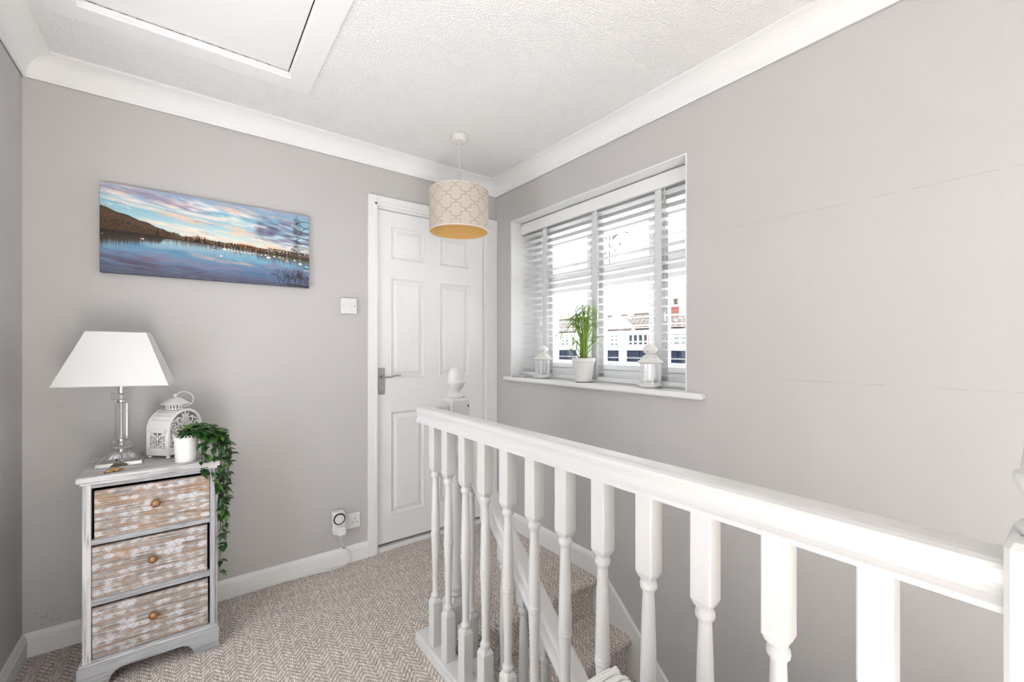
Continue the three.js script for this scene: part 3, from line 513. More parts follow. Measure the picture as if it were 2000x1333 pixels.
// ------------------------------------------------------------------ filigree helpers
const scroll = (cx, cy, r, a0, turns, dir) => { const p = []; for (let i = 0; i <= 18; i++) { const s = i / 18, a = a0 + dir * s * turns * Math.PI * 2, q = r * (1 - 0.78 * s); p.push([cx + q * Math.cos(a), cy + q * Math.sin(a)]); } return p; };
const strap = (pts, w, z, d = 0.002) => { // flat ribbon of width w cut from sheet, following 2D points
  const c = new THREE.CatmullRomCurve3(pts.map(([x, y]) => new THREE.Vector3(x, y, 0)), false, 'centripetal'), n = Math.max(6, pts.length * 2), P = c.getPoints(n), pos = [];
  const side = (i, s) => { const a = P[Math.max(0, i - 1)], b = P[Math.min(n, i + 1)], l = Math.hypot(b.x - a.x, b.y - a.y) || 1; return [P[i].x - s * (b.y - a.y) / l * w / 2, P[i].y + s * (b.x - a.x) / l * w / 2]; };
  for (let i = 0; i < n; i++) { const [a, b, e, f] = [side(i, 1), side(i, -1), side(i + 1, -1), side(i + 1, 1)]; const q = (p, zz) => [p[0], p[1], zz];
    pos.push(...q(a, z), ...q(b, z), ...q(e, z), ...q(a, z), ...q(e, z), ...q(f, z), ...q(a, z), ...q(f, z), ...q(f, z - d), ...q(a, z), ...q(f, z - d), ...q(a, z - d), ...q(b, z), ...q(e, z - d), ...q(e, z), ...q(b, z), ...q(b, z - d), ...q(e, z - d), ...q(a, z - d), ...q(e, z - d), ...q(b, z - d), ...q(a, z - d), ...q(f, z - d), ...q(e, z - d)); }
  const g = new THREE.BufferGeometry(); g.setAttribute('position', new THREE.Float32BufferAttribute(pos, 3)); g.computeVertexNormals(); return clean(g);
};
const bothSides = (list, m = (p) => [-p[0], p[1]]) => list.flatMap((p) => [p, p.map(m)]);

// ------------------------------------------------------------------ arched filigree lantern on the chest
{
  const w = 0.158, dp = 0.106, h0 = 0.013, sp = 0.118, r = w / 2;
  const ang = Math.atan2(0.685, 0.73), n = [Math.sin(ang), Math.cos(ang)];
  const t = thing('filigree_lantern', 'white metal lantern with arched filigree front and ring handle on the chest', 'lantern', [-0.0095 - n[0] * dp / 2, 0.762, -2.297 - n[1] * dp / 2], ang);
  const archPath = (rr, y0, cls = THREE.Shape) => { const s = new cls(); s.moveTo(-rr, y0); s.lineTo(rr, y0); s.lineTo(rr, sp); s.absarc(0, sp, rr, 0, Math.PI, false); s.lineTo(-rr, y0); return s; };
  const ringFrame = (z0, z1) => { const s = archPath(r, h0); s.holes.push(archPath(r - 0.011, h0 + 0.026, THREE.Path)); return extrude(s, z1 - z0, 0.001, 1, 24).translate(0, 0, z0); };
  const zF = dp / 2, scr = (k = 1) => {
    const L1 = bothSides([
      scroll(0.021, 0.150, 0.017, -2.0, 1.15, 1), scroll(0.020, 0.122, 0.017, 2.2, 1.15, -1), scroll(0.050, 0.128, 0.017, -2.4, 1.15, 1), scroll(0.020, 0.092, 0.017, 2.2, 1.15, -1), scroll(0.052, 0.094, 0.017, 1.2, 1.15, 1), scroll(0.022, 0.062, 0.017, -2.2, 1.15, 1), scroll(0.052, 0.060, 0.016, 2.4, 1.15, -1),
      [[0, 0.105], [0.012, 0.125], [0.006, 0.15], [0.016, 0.178]], [[0, 0.07], [0.03, 0.085], [0.04, 0.11], [0.067, 0.12]], [[0.012, 0.04], [0.036, 0.052], [0.044, 0.075], [0.068, 0.078]], [[0.03, 0.165], [0.045, 0.152], [0.06, 0.148]], [[0.01, 0.175], [0.006, 0.168], [0, 0.16]], [[0.03, 0.04], [0.05, 0.043], [0.067, 0.04]]]);
    return [...L1, [[0, 0.04], [0, 0.186]]];
  };
  obj('front_frame', ringFrame(zF - 0.006, zF), M.whiteMetal, t);
  obj('front_filigree', scr().map((p) => strap(p, 0.0048, zF - 0.002, 0.0016)), M.whiteMetal, t);
  obj('rear_frame', ringFrame(-zF, -zF + 0.006), M.whiteMetal, t);
  obj('rear_filigree', scr().map((p) => strap(p, 0.0048, -zF + 0.003, 0.0016)), M.whiteMetal, t);
  // barrel roof with pressed ribs
  { const pos = [], N = 48; const P = (i, z) => { const a = i / N * Math.PI, rr = r - 0.003 + 0.0011 * Math.sin(i * Math.PI / 2) * (i > 6 && i < 42 ? 1 : 0); return [rr * Math.cos(a), sp + rr * Math.sin(a), z]; };
    for (const q of [0, 0.0016]) for (let i = 0; i < N; i++) { const k = (p) => [p[0] * (1 - q / r), sp + (p[1] - sp) * (1 - q / r), p[2]]; const a = k(P(i, zF - 0.004)), b = k(P(i + 1, zF - 0.004)), c = k(P(i + 1, -zF + 0.004)), d = k(P(i, -zF + 0.004)); q ? pos.push(...a, ...c, ...b, ...a, ...d, ...c) : pos.push(...a, ...b, ...c, ...a, ...c, ...d); }
    const g = new THREE.BufferGeometry(); g.setAttribute('position', new THREE.Float32BufferAttribute(pos, 3)); g.computeVertexNormals(); obj('roof', g, M.whiteMetal, t); }
  for (const s of [-1, 1]) { // pierced sides
    const g = [box(-0.049, 0.049, h0 + 0.02, h0 + 0.03, 0, 0.0025), box(-0.049, 0.049, sp - 0.012, sp + 0.004, 0, 0.0025), box(-0.050, -0.036, h0 + 0.02, sp, 0, 0.0025), box(0.036, 0.050, h0 + 0.02, sp, 0, 0.0025), box(-0.050, 0.050, h0, h0 + 0.02, 0, 0.0025)];
    const f = bothSides([scroll(0.014, 0.088, 0.012, -2, 1.1, 1), scroll(0.016, 0.064, 0.012, 2.2, 1.1, -1), scroll(0.014, 0.05, 0.010, -2, 1.1, 1), scroll(0.026, 0.076, 0.008, 1, 1.1, 1), scroll(0.026, 0.053, 0.007, -1, 1.1, -1), scroll(0.025, 0.098, 0.008, -1, 1.1, 1), [[0, 0.045], [0.02, 0.06], [0.034, 0.068]], [[0, 0.075], [0.012, 0.09], [0.033, 0.103]]]);
    const o = obj('side_panel', [...g, ...f.map((p) => strap(p, 0.0042, 0.002, 0.0016)), strap([[0, 0.04], [0, 0.108]], 0.004, 0.002, 0.0016)], M.whiteMetal, t);
    o.position.x = s * (r - 0.003); o.rotation.y = s * Math.PI / 2;
  }
  obj('floor_plate', box(-r + 0.002, r - 0.002, h0, h0 + 0.02, -zF + 0.002, zF - 0.002, 0.002), M.whiteMetal, t);
  for (const [x, z] of [[-1, -1], [1, -1], [-1, 1], [1, 1]]) obj('foot', new THREE.SphereGeometry(0.0085, 16, 12).scale(1, 0.78, 1).translate(x * (r - 0.009), 0.0066, z * (zF - 0.009)), M.whiteMetal, t);
  for (const y of [0.062, 0.1]) obj('hinge', new THREE.CylinderGeometry(0.0036, 0.0036, 0.02, 12).translate(-r - 0.001, y, zF - 0.004), M.whiteMetal, t);
  const top = sp + r;
  obj('vent_collar', [new THREE.CylinderGeometry(0.032, 0.032, 0.004, 28).translate(0, top - 0.001, 0), new THREE.CylinderGeometry(0.034, 0.034, 0.003, 28).translate(0, top + 0.019, 0), ...Array.from({ length: 18 }, (_, i) => box(-0.0022, 0.0022, top, top + 0.018, 0.031, 0.0325).rotateY(i / 18 * Math.PI * 2))], M.whiteMetal, t);
  obj('cap', lathe([[0.0, top + 0.047], [0.012, top + 0.046], [0.028, top + 0.038], [0.042, top + 0.027], [0.052, top + 0.0205], [0.0525, top + 0.019], [0.036, top + 0.0195], [0.0, top + 0.030]].reverse(), 36), M.whiteMetal, t);
  obj('knob', [new THREE.SphereGeometry(0.0078, 16, 12).translate(0, top + 0.055, 0), new THREE.CylinderGeometry(0.004, 0.005, 0.006, 12).translate(0, top + 0.048, 0)], M.whiteMetal, t);
  { const pts = []; for (let i = 0; i < 24; i++) { const a = i / 24 * Math.PI * 2; pts.push([0.033 * Math.cos(a), 0.028 + 0.031 * Math.sin(a), 0]); }
    const hd = obj('ring_handle', tube(pts, 0.0022, 64, 8, true), M.whiteMetal, t); hd.position.set(0.026, top + 0.045 - 0.05, 0.002); hd.rotation.set(-0.35, -0.5, -0.55); hd.position.set(0.006, top + 0.014, 0.026); }
}

// ------------------------------------------------------------------ small bronze figurine
{
  const t = thing('figurine', 'tiny bronze figurine of a lying animal in front of the lamp', 'figurine', [-0.216, 0.7622, -2.142], 0.33);
  const bronze = std({ color: rgb(0.38, 0.24, 0.11), metalness: 0.55, roughness: 0.4 }), red = std({ color: rgb(0.34, 0.06, 0.025), metalness: 0.2, roughness: 0.45 });
  const mc = new MarchingCubes(40, bronze, false, false, 40000), N = 40, S = 0.034; mc.isolation = 0;
  const caps = [[[-0.012, 0.0065, 0], [0.006, 0.0075, 0], 0.0062, 0.0068], [[0.006, 0.0075, 0], [0.018, 0.005, 0.001], 0.0066, 0.0045], [[-0.012, 0.0075, 0], [-0.020, 0.0065, 0.001], 0.0064, 0.0052], [[-0.020, 0.0055, 0.001], [-0.0275, 0.0035, 0.002], 0.0048, 0.0032], [[-0.010, 0.003, 0.006], [-0.019, 0.0022, 0.008], 0.0028, 0.0022], [[0.010, 0.003, 0.006], [0.000, 0.0022, 0.009], 0.003, 0.0022], [[-0.010, 0.003, -0.006], [-0.019, 0.0022, -0.008], 0.0028, 0.0022], [[0.018, 0.004, 0.001], [0.025, 0.0045, 0.006], 0.0022, 0.0014], [[-0.0175, 0.010, 0.0042], [-0.0165, 0.013, 0.0052], 0.0024, 0.0012], [[-0.0175, 0.010, -0.0035], [-0.0165, 0.013, -0.0045], 0.0024, 0.0012]];
  for (let k = 0; k < N; k++) for (let j = 0; j < N; j++) for (let i = 0; i < N; i++) {
    const p = [(i / N * 2 - 1) * S, (j / N * 2 - 1) * S, (k / N * 2 - 1) * S]; let e = 0;
    for (const [a, b, ra, rb] of caps) { const ab = b.map((x, m) => x - a[m]), ap = p.map((x, m) => x - a[m]); const tt = clamp((ab[0] * ap[0] + ab[1] * ap[1] + ab[2] * ap[2]) / (ab[0] ** 2 + ab[1] ** 2 + ab[2] ** 2)); e += Math.exp(-700 * (Math.hypot(...ap.map((x, m) => x - ab[m] * tt)) - lerp(ra, rb, tt))); }
    mc.field[i + j * N + k * N * N] = Math.log(e + 1e-30) / 700;
  }
  mc.update();
  const g = new THREE.BufferGeometry(); g.setAttribute('position', new THREE.BufferAttribute(mc.positionArray.slice(0, mc.count * 3), 3)); g.setAttribute('normal', new THREE.BufferAttribute(mc.normalArray.slice(0, mc.count * 3), 3)); g.scale(S, S, S);
  obj('body', g, bronze, t);
  obj('muzzle', new THREE.SphereGeometry(0.0036, 12, 10).scale(1.3, 0.9, 1).translate(-0.0285, 0.0036, 0.0022), red, t);
}

// ------------------------------------------------------------------ leaves
function leafGeo(len, wid, fold = 0.25, droop = 0.3, n = 6) { // lies along +z from the origin, face up
  const pos = [], row = (i) => { const s = i / n, w = wid * Math.sin(Math.PI * Math.pow(s, 0.75)) * 0.5, y = -droop * len * s * s; return [[-w, y + w * fold, s * len], [0, y, s * len], [w, y + w * fold, s * len]]; };
  for (let i = 0; i < n; i++) { const a = row(i), b = row(i + 1); for (const k of [0, 1]) pos.push(...a[k], ...b[k], ...b[k + 1], ...a[k], ...b[k + 1], ...a[k + 1]); }
  const g = new THREE.BufferGeometry(); g.setAttribute('position', new THREE.Float32BufferAttribute(pos, 3)); const m = mergeVertices(g, 1e-6); m.computeVertexNormals(); return clean(m);
}
{
  const t = thing('trailing_plant', 'trailing green leafy plant in a small white pot, hanging down the side of the chest', 'plant', [-0.008, 0.762, -2.168]);
  const pot = obj('pot', lathe([[0, 0.002], [0.034, 0.0], [0.0355, 0.002], [0.040, 0.098], [0.0385, 0.098], [0.034, 0.008], [0, 0.008]], 40), M.whiteMetal, t);
  const lace = []; for (let i = 0; i < 22; i++) { const a = i / 22 * Math.PI * 2; lace.push(new THREE.TorusGeometry(0.0048, 0.0013, 6, 14).translate(0, 0.1035, 0.0405).rotateY(a)); }
  lace.push(new THREE.TorusGeometry(0.0405, 0.0013, 6, 48).rotateX(Math.PI / 2).translate(0, 0.0982, 0));
  obj('lace_rim', lace, M.whiteMetal, pot);
  obj('soil', new THREE.CylinderGeometry(0.037, 0.037, 0.006, 24).translate(0, 0.09, 0), std({ color: rgb(0.03, 0.022, 0.015), roughness: 1 }), t);
  const r0 = rng(77), kinds = [leafGeo(0.040, 0.0185, 0.3, 0.25), leafGeo(0.035, 0.017, 0.2, 0.45), leafGeo(0.044, 0.0185, 0.25, 0.15), leafGeo(0.029, 0.014, 0.35, 0.3)], extra = [], o3 = new THREE.Object3D();
  const V = (x, y, z) => new THREE.Vector3(x, y, z), up = V(0, 1, 0);
  const stems = [];
  // over the pot: a low mound spreading out
  for (let i = 0; i < 11; i++) { const a = lerp(-1.3, 2.2, i / 10) + 0.2 * (r0() - 0.5), q = 0.05 + 0.05 * r0(); stems.push({ p: [V(0.012 * Math.cos(a), 0.09, 0.012 * Math.sin(a)), V(q * 0.45 * Math.cos(a) + 0.012, 0.122 + 0.016 * r0(), q * 0.45 * Math.sin(a)), V(q * Math.cos(a) + 0.03, 0.112 + 0.02 * r0() - 0.02 * Math.abs(Math.cos(a)), q * 0.8 * Math.sin(a))], n: 8, from: 0.25 }); }
  // falling strands: out over the edge and down beside the chest
  const falls = [[0.060, 0.046, -0.05, 5], [0.048, 0.056, -0.045, 5], [0.085, 0.052, -0.10, 6], [0.112, 0.030, -0.20, 9], [0.126, 0.010, -0.26, 9], [0.118, 0.045, -0.33, 11], [0.108, 0.02, -0.24, 8], [0.134, 0.022, -0.37, 11], [0.118, 0.034, -0.475, 13], [0.140, 0.0, -0.18, 8], [0.100, 0.055, -0.12, 6], [0.128, 0.045, -0.28, 9]];
  for (const [x, z, y, n] of falls) stems.push({ p: [V(0.01, 0.092, 0), V(x * 0.45, 0.13, z * 0.5), V(x * 0.85, 0.112, z), V(x + 0.004, 0.05, z + 0.01), V(x + 0.01 * (r0() - 0.5), y * 0.5, z + 0.012 * (r0() - 0.5)), V(x + 0.014 * (r0() - 0.5), y, z + 0.012 * (r0() - 0.5))], n: n + 9, from: 0.08 });
  for (const s of stems) {
    const c = new THREE.CatmullRomCurve3(s.p, false, 'centripetal');
    obj('stem', new THREE.TubeGeometry(c, 20, 0.0011, 5), M.stem, t);
    for (let i = 0; i < s.n; i++) {
      const q = lerp(s.from, 1, (i + 0.5 * r0()) / Math.max(1, s.n - 0.5)), P = c.getPoint(Math.min(1, q)), T = c.getTangent(Math.min(1, q));
      const az = i * 2.4 + r0() * 1.4, d = V(Math.cos(az), -0.35 + 0.75 * r0(), Math.sin(az)).addScaledVector(T, 0.55).normalize();
      if (P.x + t.position.x < 0.105 && P.y < 0.02 && d.x < 0) d.x *= -1;
      const m = shared('leaf', kinds[Math.floor(r0() * 4)], r0() < 0.3 ? M.leafLight : M.leaf, t);
      m.position.copy(P); m.up.copy(V(0.35 * (r0() - 0.5), 1, 0.35 * (r0() - 0.5) + 0.3)); m.lookAt(P.clone().add(t.position).add(d)); const k = 0.85 + 0.35 * r0(); m.scale.set(k, k, k);
      for (let e = 0; e < 1 + (i % 2); e++) { const a2 = r0() * 6.28, d2 = V(Math.cos(a2), 0.6 * r0() - 0.4, Math.sin(a2)); if (P.x + t.position.x < 0.105 && P.y < 0.02 && d2.x < 0) d2.x *= -1; o3.position.copy(P).add(V(0.008 * (r0() - 0.5), 0.012 * (r0() - 0.5), 0.008 * (r0() - 0.5))); o3.up.set(0.3 * (r0() - 0.5), 1, 0.5 * r0()); o3.lookAt(o3.position.clone().add(d2)); o3.scale.setScalar(0.6 + 0.3 * r0()); o3.updateMatrix(); extra.push(kinds[Math.floor(r0() * 4)].clone().applyMatrix4(o3.matrix)); }
    }
  }
  obj('foliage', extra, M.leaf, t).userData.kind = 'stuff';
}

// ------------------------------------------------------------------ canvas print of the lake
{
  const cw = 1720, ch = 812, cv = document.createElement('canvas'); cv.width = cw; cv.height = ch; const c = cv.getContext('2d'), r0 = rng(9);
  const grad = (y0, y1, stops) => { const g = c.createLinearGradient(0, y0, 0, y1); stops.forEach(([s, k]) => g.addColorStop(s, k)); return g; };
  const hz = (x) => lerp(0.515, 0.60, Math.pow(x / cw, 1.6)) * ch; // far shore
  c.fillStyle = grad(0, ch * 0.6, [[0, '#9fb2d4'], [0.25, '#7fc0e2'], [0.55, '#a5d8ec'], [0.8, '#d8e9ea'], [1, '#e9ddd0']]); c.fillRect(0, 0, cw, ch);
  const cloud = (x, y, w, h, col, a) => { for (let i = 0; i < 26; i++) { const px = x + (r0() - 0.5) * w, py = y + (r0() - 0.5) * h + (px - x) * 0.10, rx = w * (0.08 + 0.16 * r0()), ry = h * (0.10 + 0.22 * r0()); c.save(); c.translate(px, py); c.rotate(0.12 + 0.1 * (r0() - 0.5)); c.scale(rx, ry); const g = c.createRadialGradient(0, 0, 0, 0, 0, 1); g.addColorStop(0, `rgba(${col},${a})`); g.addColorStop(1, `rgba(${col},0)`); c.fillStyle = g; c.fillRect(-1, -1, 2, 2); c.restore(); } };
  cloud(330, 70, 900, 90, '240,214,212', 0.6); cloud(180, 40, 600, 60, '150,140,178', 0.45); cloud(560, 110, 500, 60, '152,140,185', 0.55); cloud(420, 160, 900, 90, '244,234,232', 0.7); cloud(900, 110, 500, 90, '250,246,244', 0.6); cloud(1200, 90, 700, 80, '236,204,198', 0.55); cloud(820, 250, 800, 60, '242,205,186', 0.6); cloud(1080, 200, 500, 70, '250,240,232', 0.6); cloud(1500, 130, 500, 70, '120,122,170', 0.5);
  cloud(1480, 240, 560, 120, '104,104,146', 0.7); cloud(1500, 330, 600, 70, '124,120,164', 0.55); cloud(1150, 330, 500, 40, '246,220,198', 0.7); cloud(600, 330, 700, 50, '250,238,222', 0.7); cloud(900, 390, 700, 40, '236,214,208', 0.5); cloud(1350, 395, 400, 40, '244,206,180', 0.5); cloud(1600, 420, 300, 60, '150,146,190', 0.5);
  for (let i = 0; i < 70; i++) { const x = r0() * cw, y = r0() * 0.48 * ch; cloud(x, y, 60 + 120 * r0(), 10 + 18 * r0(), ['246,232,228', '236,206,196', '150,146,186', '252,248,244'][Math.floor(r0() * 4)], 0.22); }
  // water: sky turned over, ripples
  c.fillStyle = grad(ch * 0.5, ch, [[0, '#b4bcc0'], [0.22, '#9cc6dc'], [0.45, '#6ea2cc'], [0.7, '#6a86b4'], [1, '#56627f']]); c.beginPath(); c.moveTo(0, ch); for (let x = 0; x <= cw; x += 20) c.lineTo(x, hz(x) + 20); c.lineTo(cw, ch); c.fill();
  cloud(300, 720, 900, 90, '92,86,116', 0.6); cloud(700, 660, 700, 70, '150,140,170', 0.4); cloud(1200, 560, 600, 80, '120,196,226', 0.55); cloud(1500, 620, 400, 90, '150,148,188', 0.55); cloud(420, 560, 700, 60, '90,150,200', 0.55); cloud(900, 600, 500, 40, '214,182,178', 0.5); cloud(1250, 730, 500, 60, '66,128,178', 0.5); cloud(150, 640, 500, 60, '120,110,140', 0.5);
  for (let i = 0; i < 2600; i++) { const y = lerp(ch * 0.56, ch, Math.pow(r0(), 0.8)), s = (y - ch * 0.5) / (ch * 0.5), x = r0() * cw, l = 10 + 90 * s * r0(); if (y < hz(x) + 40) continue; c.strokeStyle = r0() < 0.5 ? `rgba(52,60,90,${0.05 + 0.14 * s})` : `rgba(222,226,236,${0.05 + 0.10 * s})`; c.lineWidth = 0.8 + 2.2 * s * r0(); c.beginPath(); c.moveTo(x, y); c.quadraticCurveTo(x + l / 2, y + 3 * (r0() - 0.5), x + l, y + 2 * (r0() - 0.5)); c.stroke(); }
  // distant fells, near hill, wooded shore and its reflection
  const ridge = (pts, fill, jag = 0, step = 4) => { c.fillStyle = fill; c.beginPath(); c.moveTo(pts[0][0], hz(pts[0][0]) + 14); for (let i = 0; i + 1 < pts.length; i++) for (let x = pts[i][0]; x < pts[i + 1][0]; x += step) { const s = (x - pts[i][0]) / (pts[i + 1][0] - pts[i][0]); c.lineTo(x, lerp(pts[i][1], pts[i + 1][1], s * s * (3 - 2 * s)) - jag * r0()); } const e = pts[pts.length - 1]; c.lineTo(e[0], hz(e[0]) + 14); c.fill(); };
  ridge([[560, 0.50 * ch], [700, 0.475 * ch], [880, 0.515 * ch], [1000, 0.53 * ch]], '#c9a28e'); ridge([[960, 0.535 * ch], [1060, 0.50 * ch], [1140, 0.505 * ch], [1300, 0.555 * ch]], '#c58a5e'); ridge([[1250, 0.57 * ch], [1420, 0.55 * ch], [1720, 0.57 * ch]], '#8f8a9e');
  ridge([[0, 0.265 * ch], [150, 0.325 * ch], [300, 0.385 * ch], [420, 0.44 * ch], [540, 0.50 * ch]], '#5d4c42', 3);
  for (let i = 0; i < 1400; i++) { const x = r0() * 460, y0 = lerp(0.29, 0.47, x / 460) * ch; const y = lerp(y0, 0.5 * ch, r0()); c.fillStyle = `rgba(${100 + 50 * r0()},${78 + 34 * r0()},${60 + 26 * r0()},0.35)`; c.fillRect(x, y, 3 + 5 * r0(), 2 + 3 * r0()); }
  const bush = (x, y, w, h, n, pal) => { for (let i = 0; i < n; i++) { const k = pal[Math.floor(r0() * pal.length)]; c.fillStyle = `rgba(${k[0] + 30 * (r0() - 0.5)},${k[1] + 26 * (r0() - 0.5)},${k[2] + 20 * (r0() - 0.5)},0.8)`; c.beginPath(); c.ellipse(x + (r0() - 0.5) * w, y - h * r0() ** 1.4, 1.5 + 4 * r0(), 2 + 6 * r0(), 0, 0, 7); c.fill(); } };
  const woods = [[92, 68, 46], [70, 54, 40], [110, 82, 52], [58, 48, 38], [84, 74, 44]];
  for (let x = 0; x < cw; x += 16) { const s = x / cw, h = x < 320 ? lerp(130, 70, x / 320) : x < 560 ? 62 : x < 900 ? 40 : x < 1300 ? 44 : 62; bush(x, hz(x) + 14, 40, h, x < 560 ? 64 : 34, s > 0.6 ? woods.concat([[58, 64, 34]]) : woods); }
  for (const [x, h] of [[400, 90], [395, 70], [610, 55], [690, 62], [705, 78], [718, 60], [760, 66], [765, 50], [840, 50], [880, 52], [985, 44], [1010, 46], [1040, 40]]) { c.fillStyle = '#27261f'; c.beginPath(); c.moveTo(x, hz(x) + 6 - h); c.lineTo(x + 10, hz(x) + 10); c.lineTo(x - 10, hz(x) + 10); c.fill(); }
  { for (let x = 0; x < 470; x += 5) { const d = lerp(150, 60, x / 470) * (0.8 + 0.4 * r0()) * smooth(480, 400, x), q = c.createLinearGradient(0, hz(x) + 4, 0, hz(x) + 8 + d); q.addColorStop(0, 'rgba(44,34,28,0.95)'); q.addColorStop(0.6, 'rgba(56,45,40,0.8)'); q.addColorStop(1, 'rgba(66,64,80,0)'); c.fillStyle = q; c.fillRect(x, hz(x) + 4, 6, d + 6); }
    
    for (let x = 400; x < cw; x += 6) { const d = 30 + 50 * r0() + (x > 1200 ? 45 : 0), q = c.createLinearGradient(0, hz(x) + 8, 0, hz(x) + 8 + d); q.addColorStop(0, 'rgba(58,48,44,0.8)'); q.addColorStop(1, 'rgba(70,70,90,0)'); c.fillStyle = q; c.fillRect(x, hz(x) + 8, 7, d); } }
  c.strokeStyle = '#6f7a2e'; c.lineWidth = 9; c.beginPath(); c.moveTo(1330, hz(1330) + 24); c.quadraticCurveTo(1500, hz(1500) + 28, 1700, hz(1700) + 44); c.stroke();
  const boat = (x, y, s, mast, hull = '#f4f0e8') => { c.fillStyle = 'rgba(235,232,226,0.35)'; c.fillRect(x - 11 * s, y + 5 * s, 22 * s, 9 * s); c.fillStyle = hull; c.beginPath(); c.moveTo(x - 15 * s, y - 4 * s); c.lineTo(x + 16 * s, y - 5 * s); c.lineTo(x + 11 * s, y + 5 * s); c.lineTo(x - 11 * s, y + 5 * s); c.fill(); c.fillStyle = '#efeae0'; c.fillRect(x - 6 * s, y - 9 * s, 12 * s, 5 * s); if (mast) { c.strokeStyle = 'rgba(240,236,228,0.95)'; c.lineWidth = 2; c.beginPath(); c.moveTo(x, y - 6 * s); c.lineTo(x, y - mast); c.stroke(); c.strokeStyle = 'rgba(70,62,66,0.5)'; c.beginPath(); c.moveTo(x, y + 8 * s); c.lineTo(x, y + mast * 0.9); c.stroke(); } };
  boat(838, hz(838) + 44, 1.05, 110, '#4a3a34'); boat(924, hz(924) + 40, 1.3, 124); boat(1316, hz(1316) + 56, 1.4, 140); boat(1494, hz(1494) + 62, 1.2, 110, '#e0884e'); boat(1626, hz(1626) + 72, 1.3, 116);
  for (const x of [960, 985, 1012, 1035, 1065, 1100, 1128, 1148, 1175, 1200, 1224, 1250, 1290, 1370, 1424, 1452, 1570]) boat(x, hz(x) + 34 + 10 * r0(), 0.55 + 0.3 * r0(), r0() < 0.4 ? 46 : 0, x === 1200 || x === 1224 ? '#d8653a' : '#f6f2ea');
  for (const [x, y, q] of [[292, 0.585, 9], [276, 0.583, 4], [895, 0.69, 11], [1035, 0.62, 5], [1252, 0.67, 4], [18, 0.575, 4]]) { c.fillStyle = '#f3e9dc'; c.beginPath(); c.arc(x, y * ch, q, 0, 7); c.fill(); c.fillStyle = 'rgba(90,60,50,0.6)'; c.fillRect(x - q, y * ch + q * 0.4, 2 * q, q * 0.7); }
  boat(1692, 0.735 * ch, 2.4, 0, '#1f8f9c');
  const twig = (x, y, a, l, w, n) => { if (n < 0 || l < 5) return; const x2 = x + l * Math.cos(a), y2 = y + l * Math.sin(a); c.strokeStyle = 'rgba(30,22,26,0.9)'; c.lineWidth = w; c.beginPath(); c.moveTo(x, y); c.quadraticCurveTo((x + x2) / 2 + 6 * (r0() - 0.5), (y + y2) / 2 + 6 * (r0() - 0.5), x2, y2); c.stroke(); for (let i = 0; i < 2 + (r0() < 0.5); i++) twig(x2, y2, a + 1.5 * (r0() - 0.5), l * (0.62 + 0.25 * r0()), w * 0.68, n - 1); };
  for (let i = 0; i < 7; i++) twig(cw + 4, lerp(0.10, 0.55, i / 6) * ch, Math.PI + 0.9 * (r0() - 0.5), 46 + 26 * r0(), 4, 5);
  for (let i = 0; i < 9; i++) twig(lerp(1440, cw, i / 8), ch + 4, -Math.PI / 2 - 0.5 * r0(), 40 + 26 * r0(), 4, 5);
  c.strokeStyle = '#221a20'; c.lineWidth = 9; c.beginPath(); c.moveTo(1480, ch - 26); c.quadraticCurveTo(1600, ch - 20, cw, ch - 4); c.stroke();
  { const im = c.getImageData(0, 0, cw, ch), d = im.data; for (let i = 0; i < d.length; i += 4) { const m = 0.3 * d[i] + 0.59 * d[i + 1] + 0.11 * d[i + 2]; for (let k = 0; k < 3; k++) d[i + k] = clamp(((m + (d[i + k] - m) * 0.84) - 128) * 1.12 + 112 + (k === 0 ? 7 : k === 2 ? -7 : 0), 0, 255); } c.putImageData(im, 0, 0); }
  const tx = new THREE.CanvasTexture(cv); tx.colorSpace = THREE.SRGBColorSpace;
  const x0 = -0.298, x1 = 0.513, y0 = 1.537, y1 = 1.919, z0 = -D + 0.002, z1 = -D + 0.03;
  const t = thing('lake_picture', 'wide canvas print of a lake at dusk with moored boats, hung on the back wall', 'picture', [0, 0, 0]);
  const g = clean(box(x0, x1, y0, y1, z0, z1, 0.003)), p = g.attributes.position, n = g.attributes.normal;
  for (let k = 0; k < p.count; k++) { const e = (p.getZ(k) - z1) * -1; g.attributes.uv.setXY(k, clamp((p.getX(k) - x0 - Math.sign(n.getX(k)) * 0 + (n.getX(k) < -0.7 ? e : n.getX(k) > 0.7 ? -e : 0)) / (x1 - x0), 0.001, 0.999), clamp((p.getY(k) - y0 + (n.getY(k) < -0.7 ? e : n.getY(k) > 0.7 ? -e : 0)) / (y1 - y0), 0.001, 0.999)); }
  obj('canvas', g, std({ map: tx, roughness: 0.55 }), t);
  obj('hanger_tab', [box(x0 + 0.008, x0 + 0.034, y1, y1 + 0.006, z0, z0 + 0.006)], std({ color: rgb(0.62, 0.56, 0.46), roughness: 0.7 }), t);
}

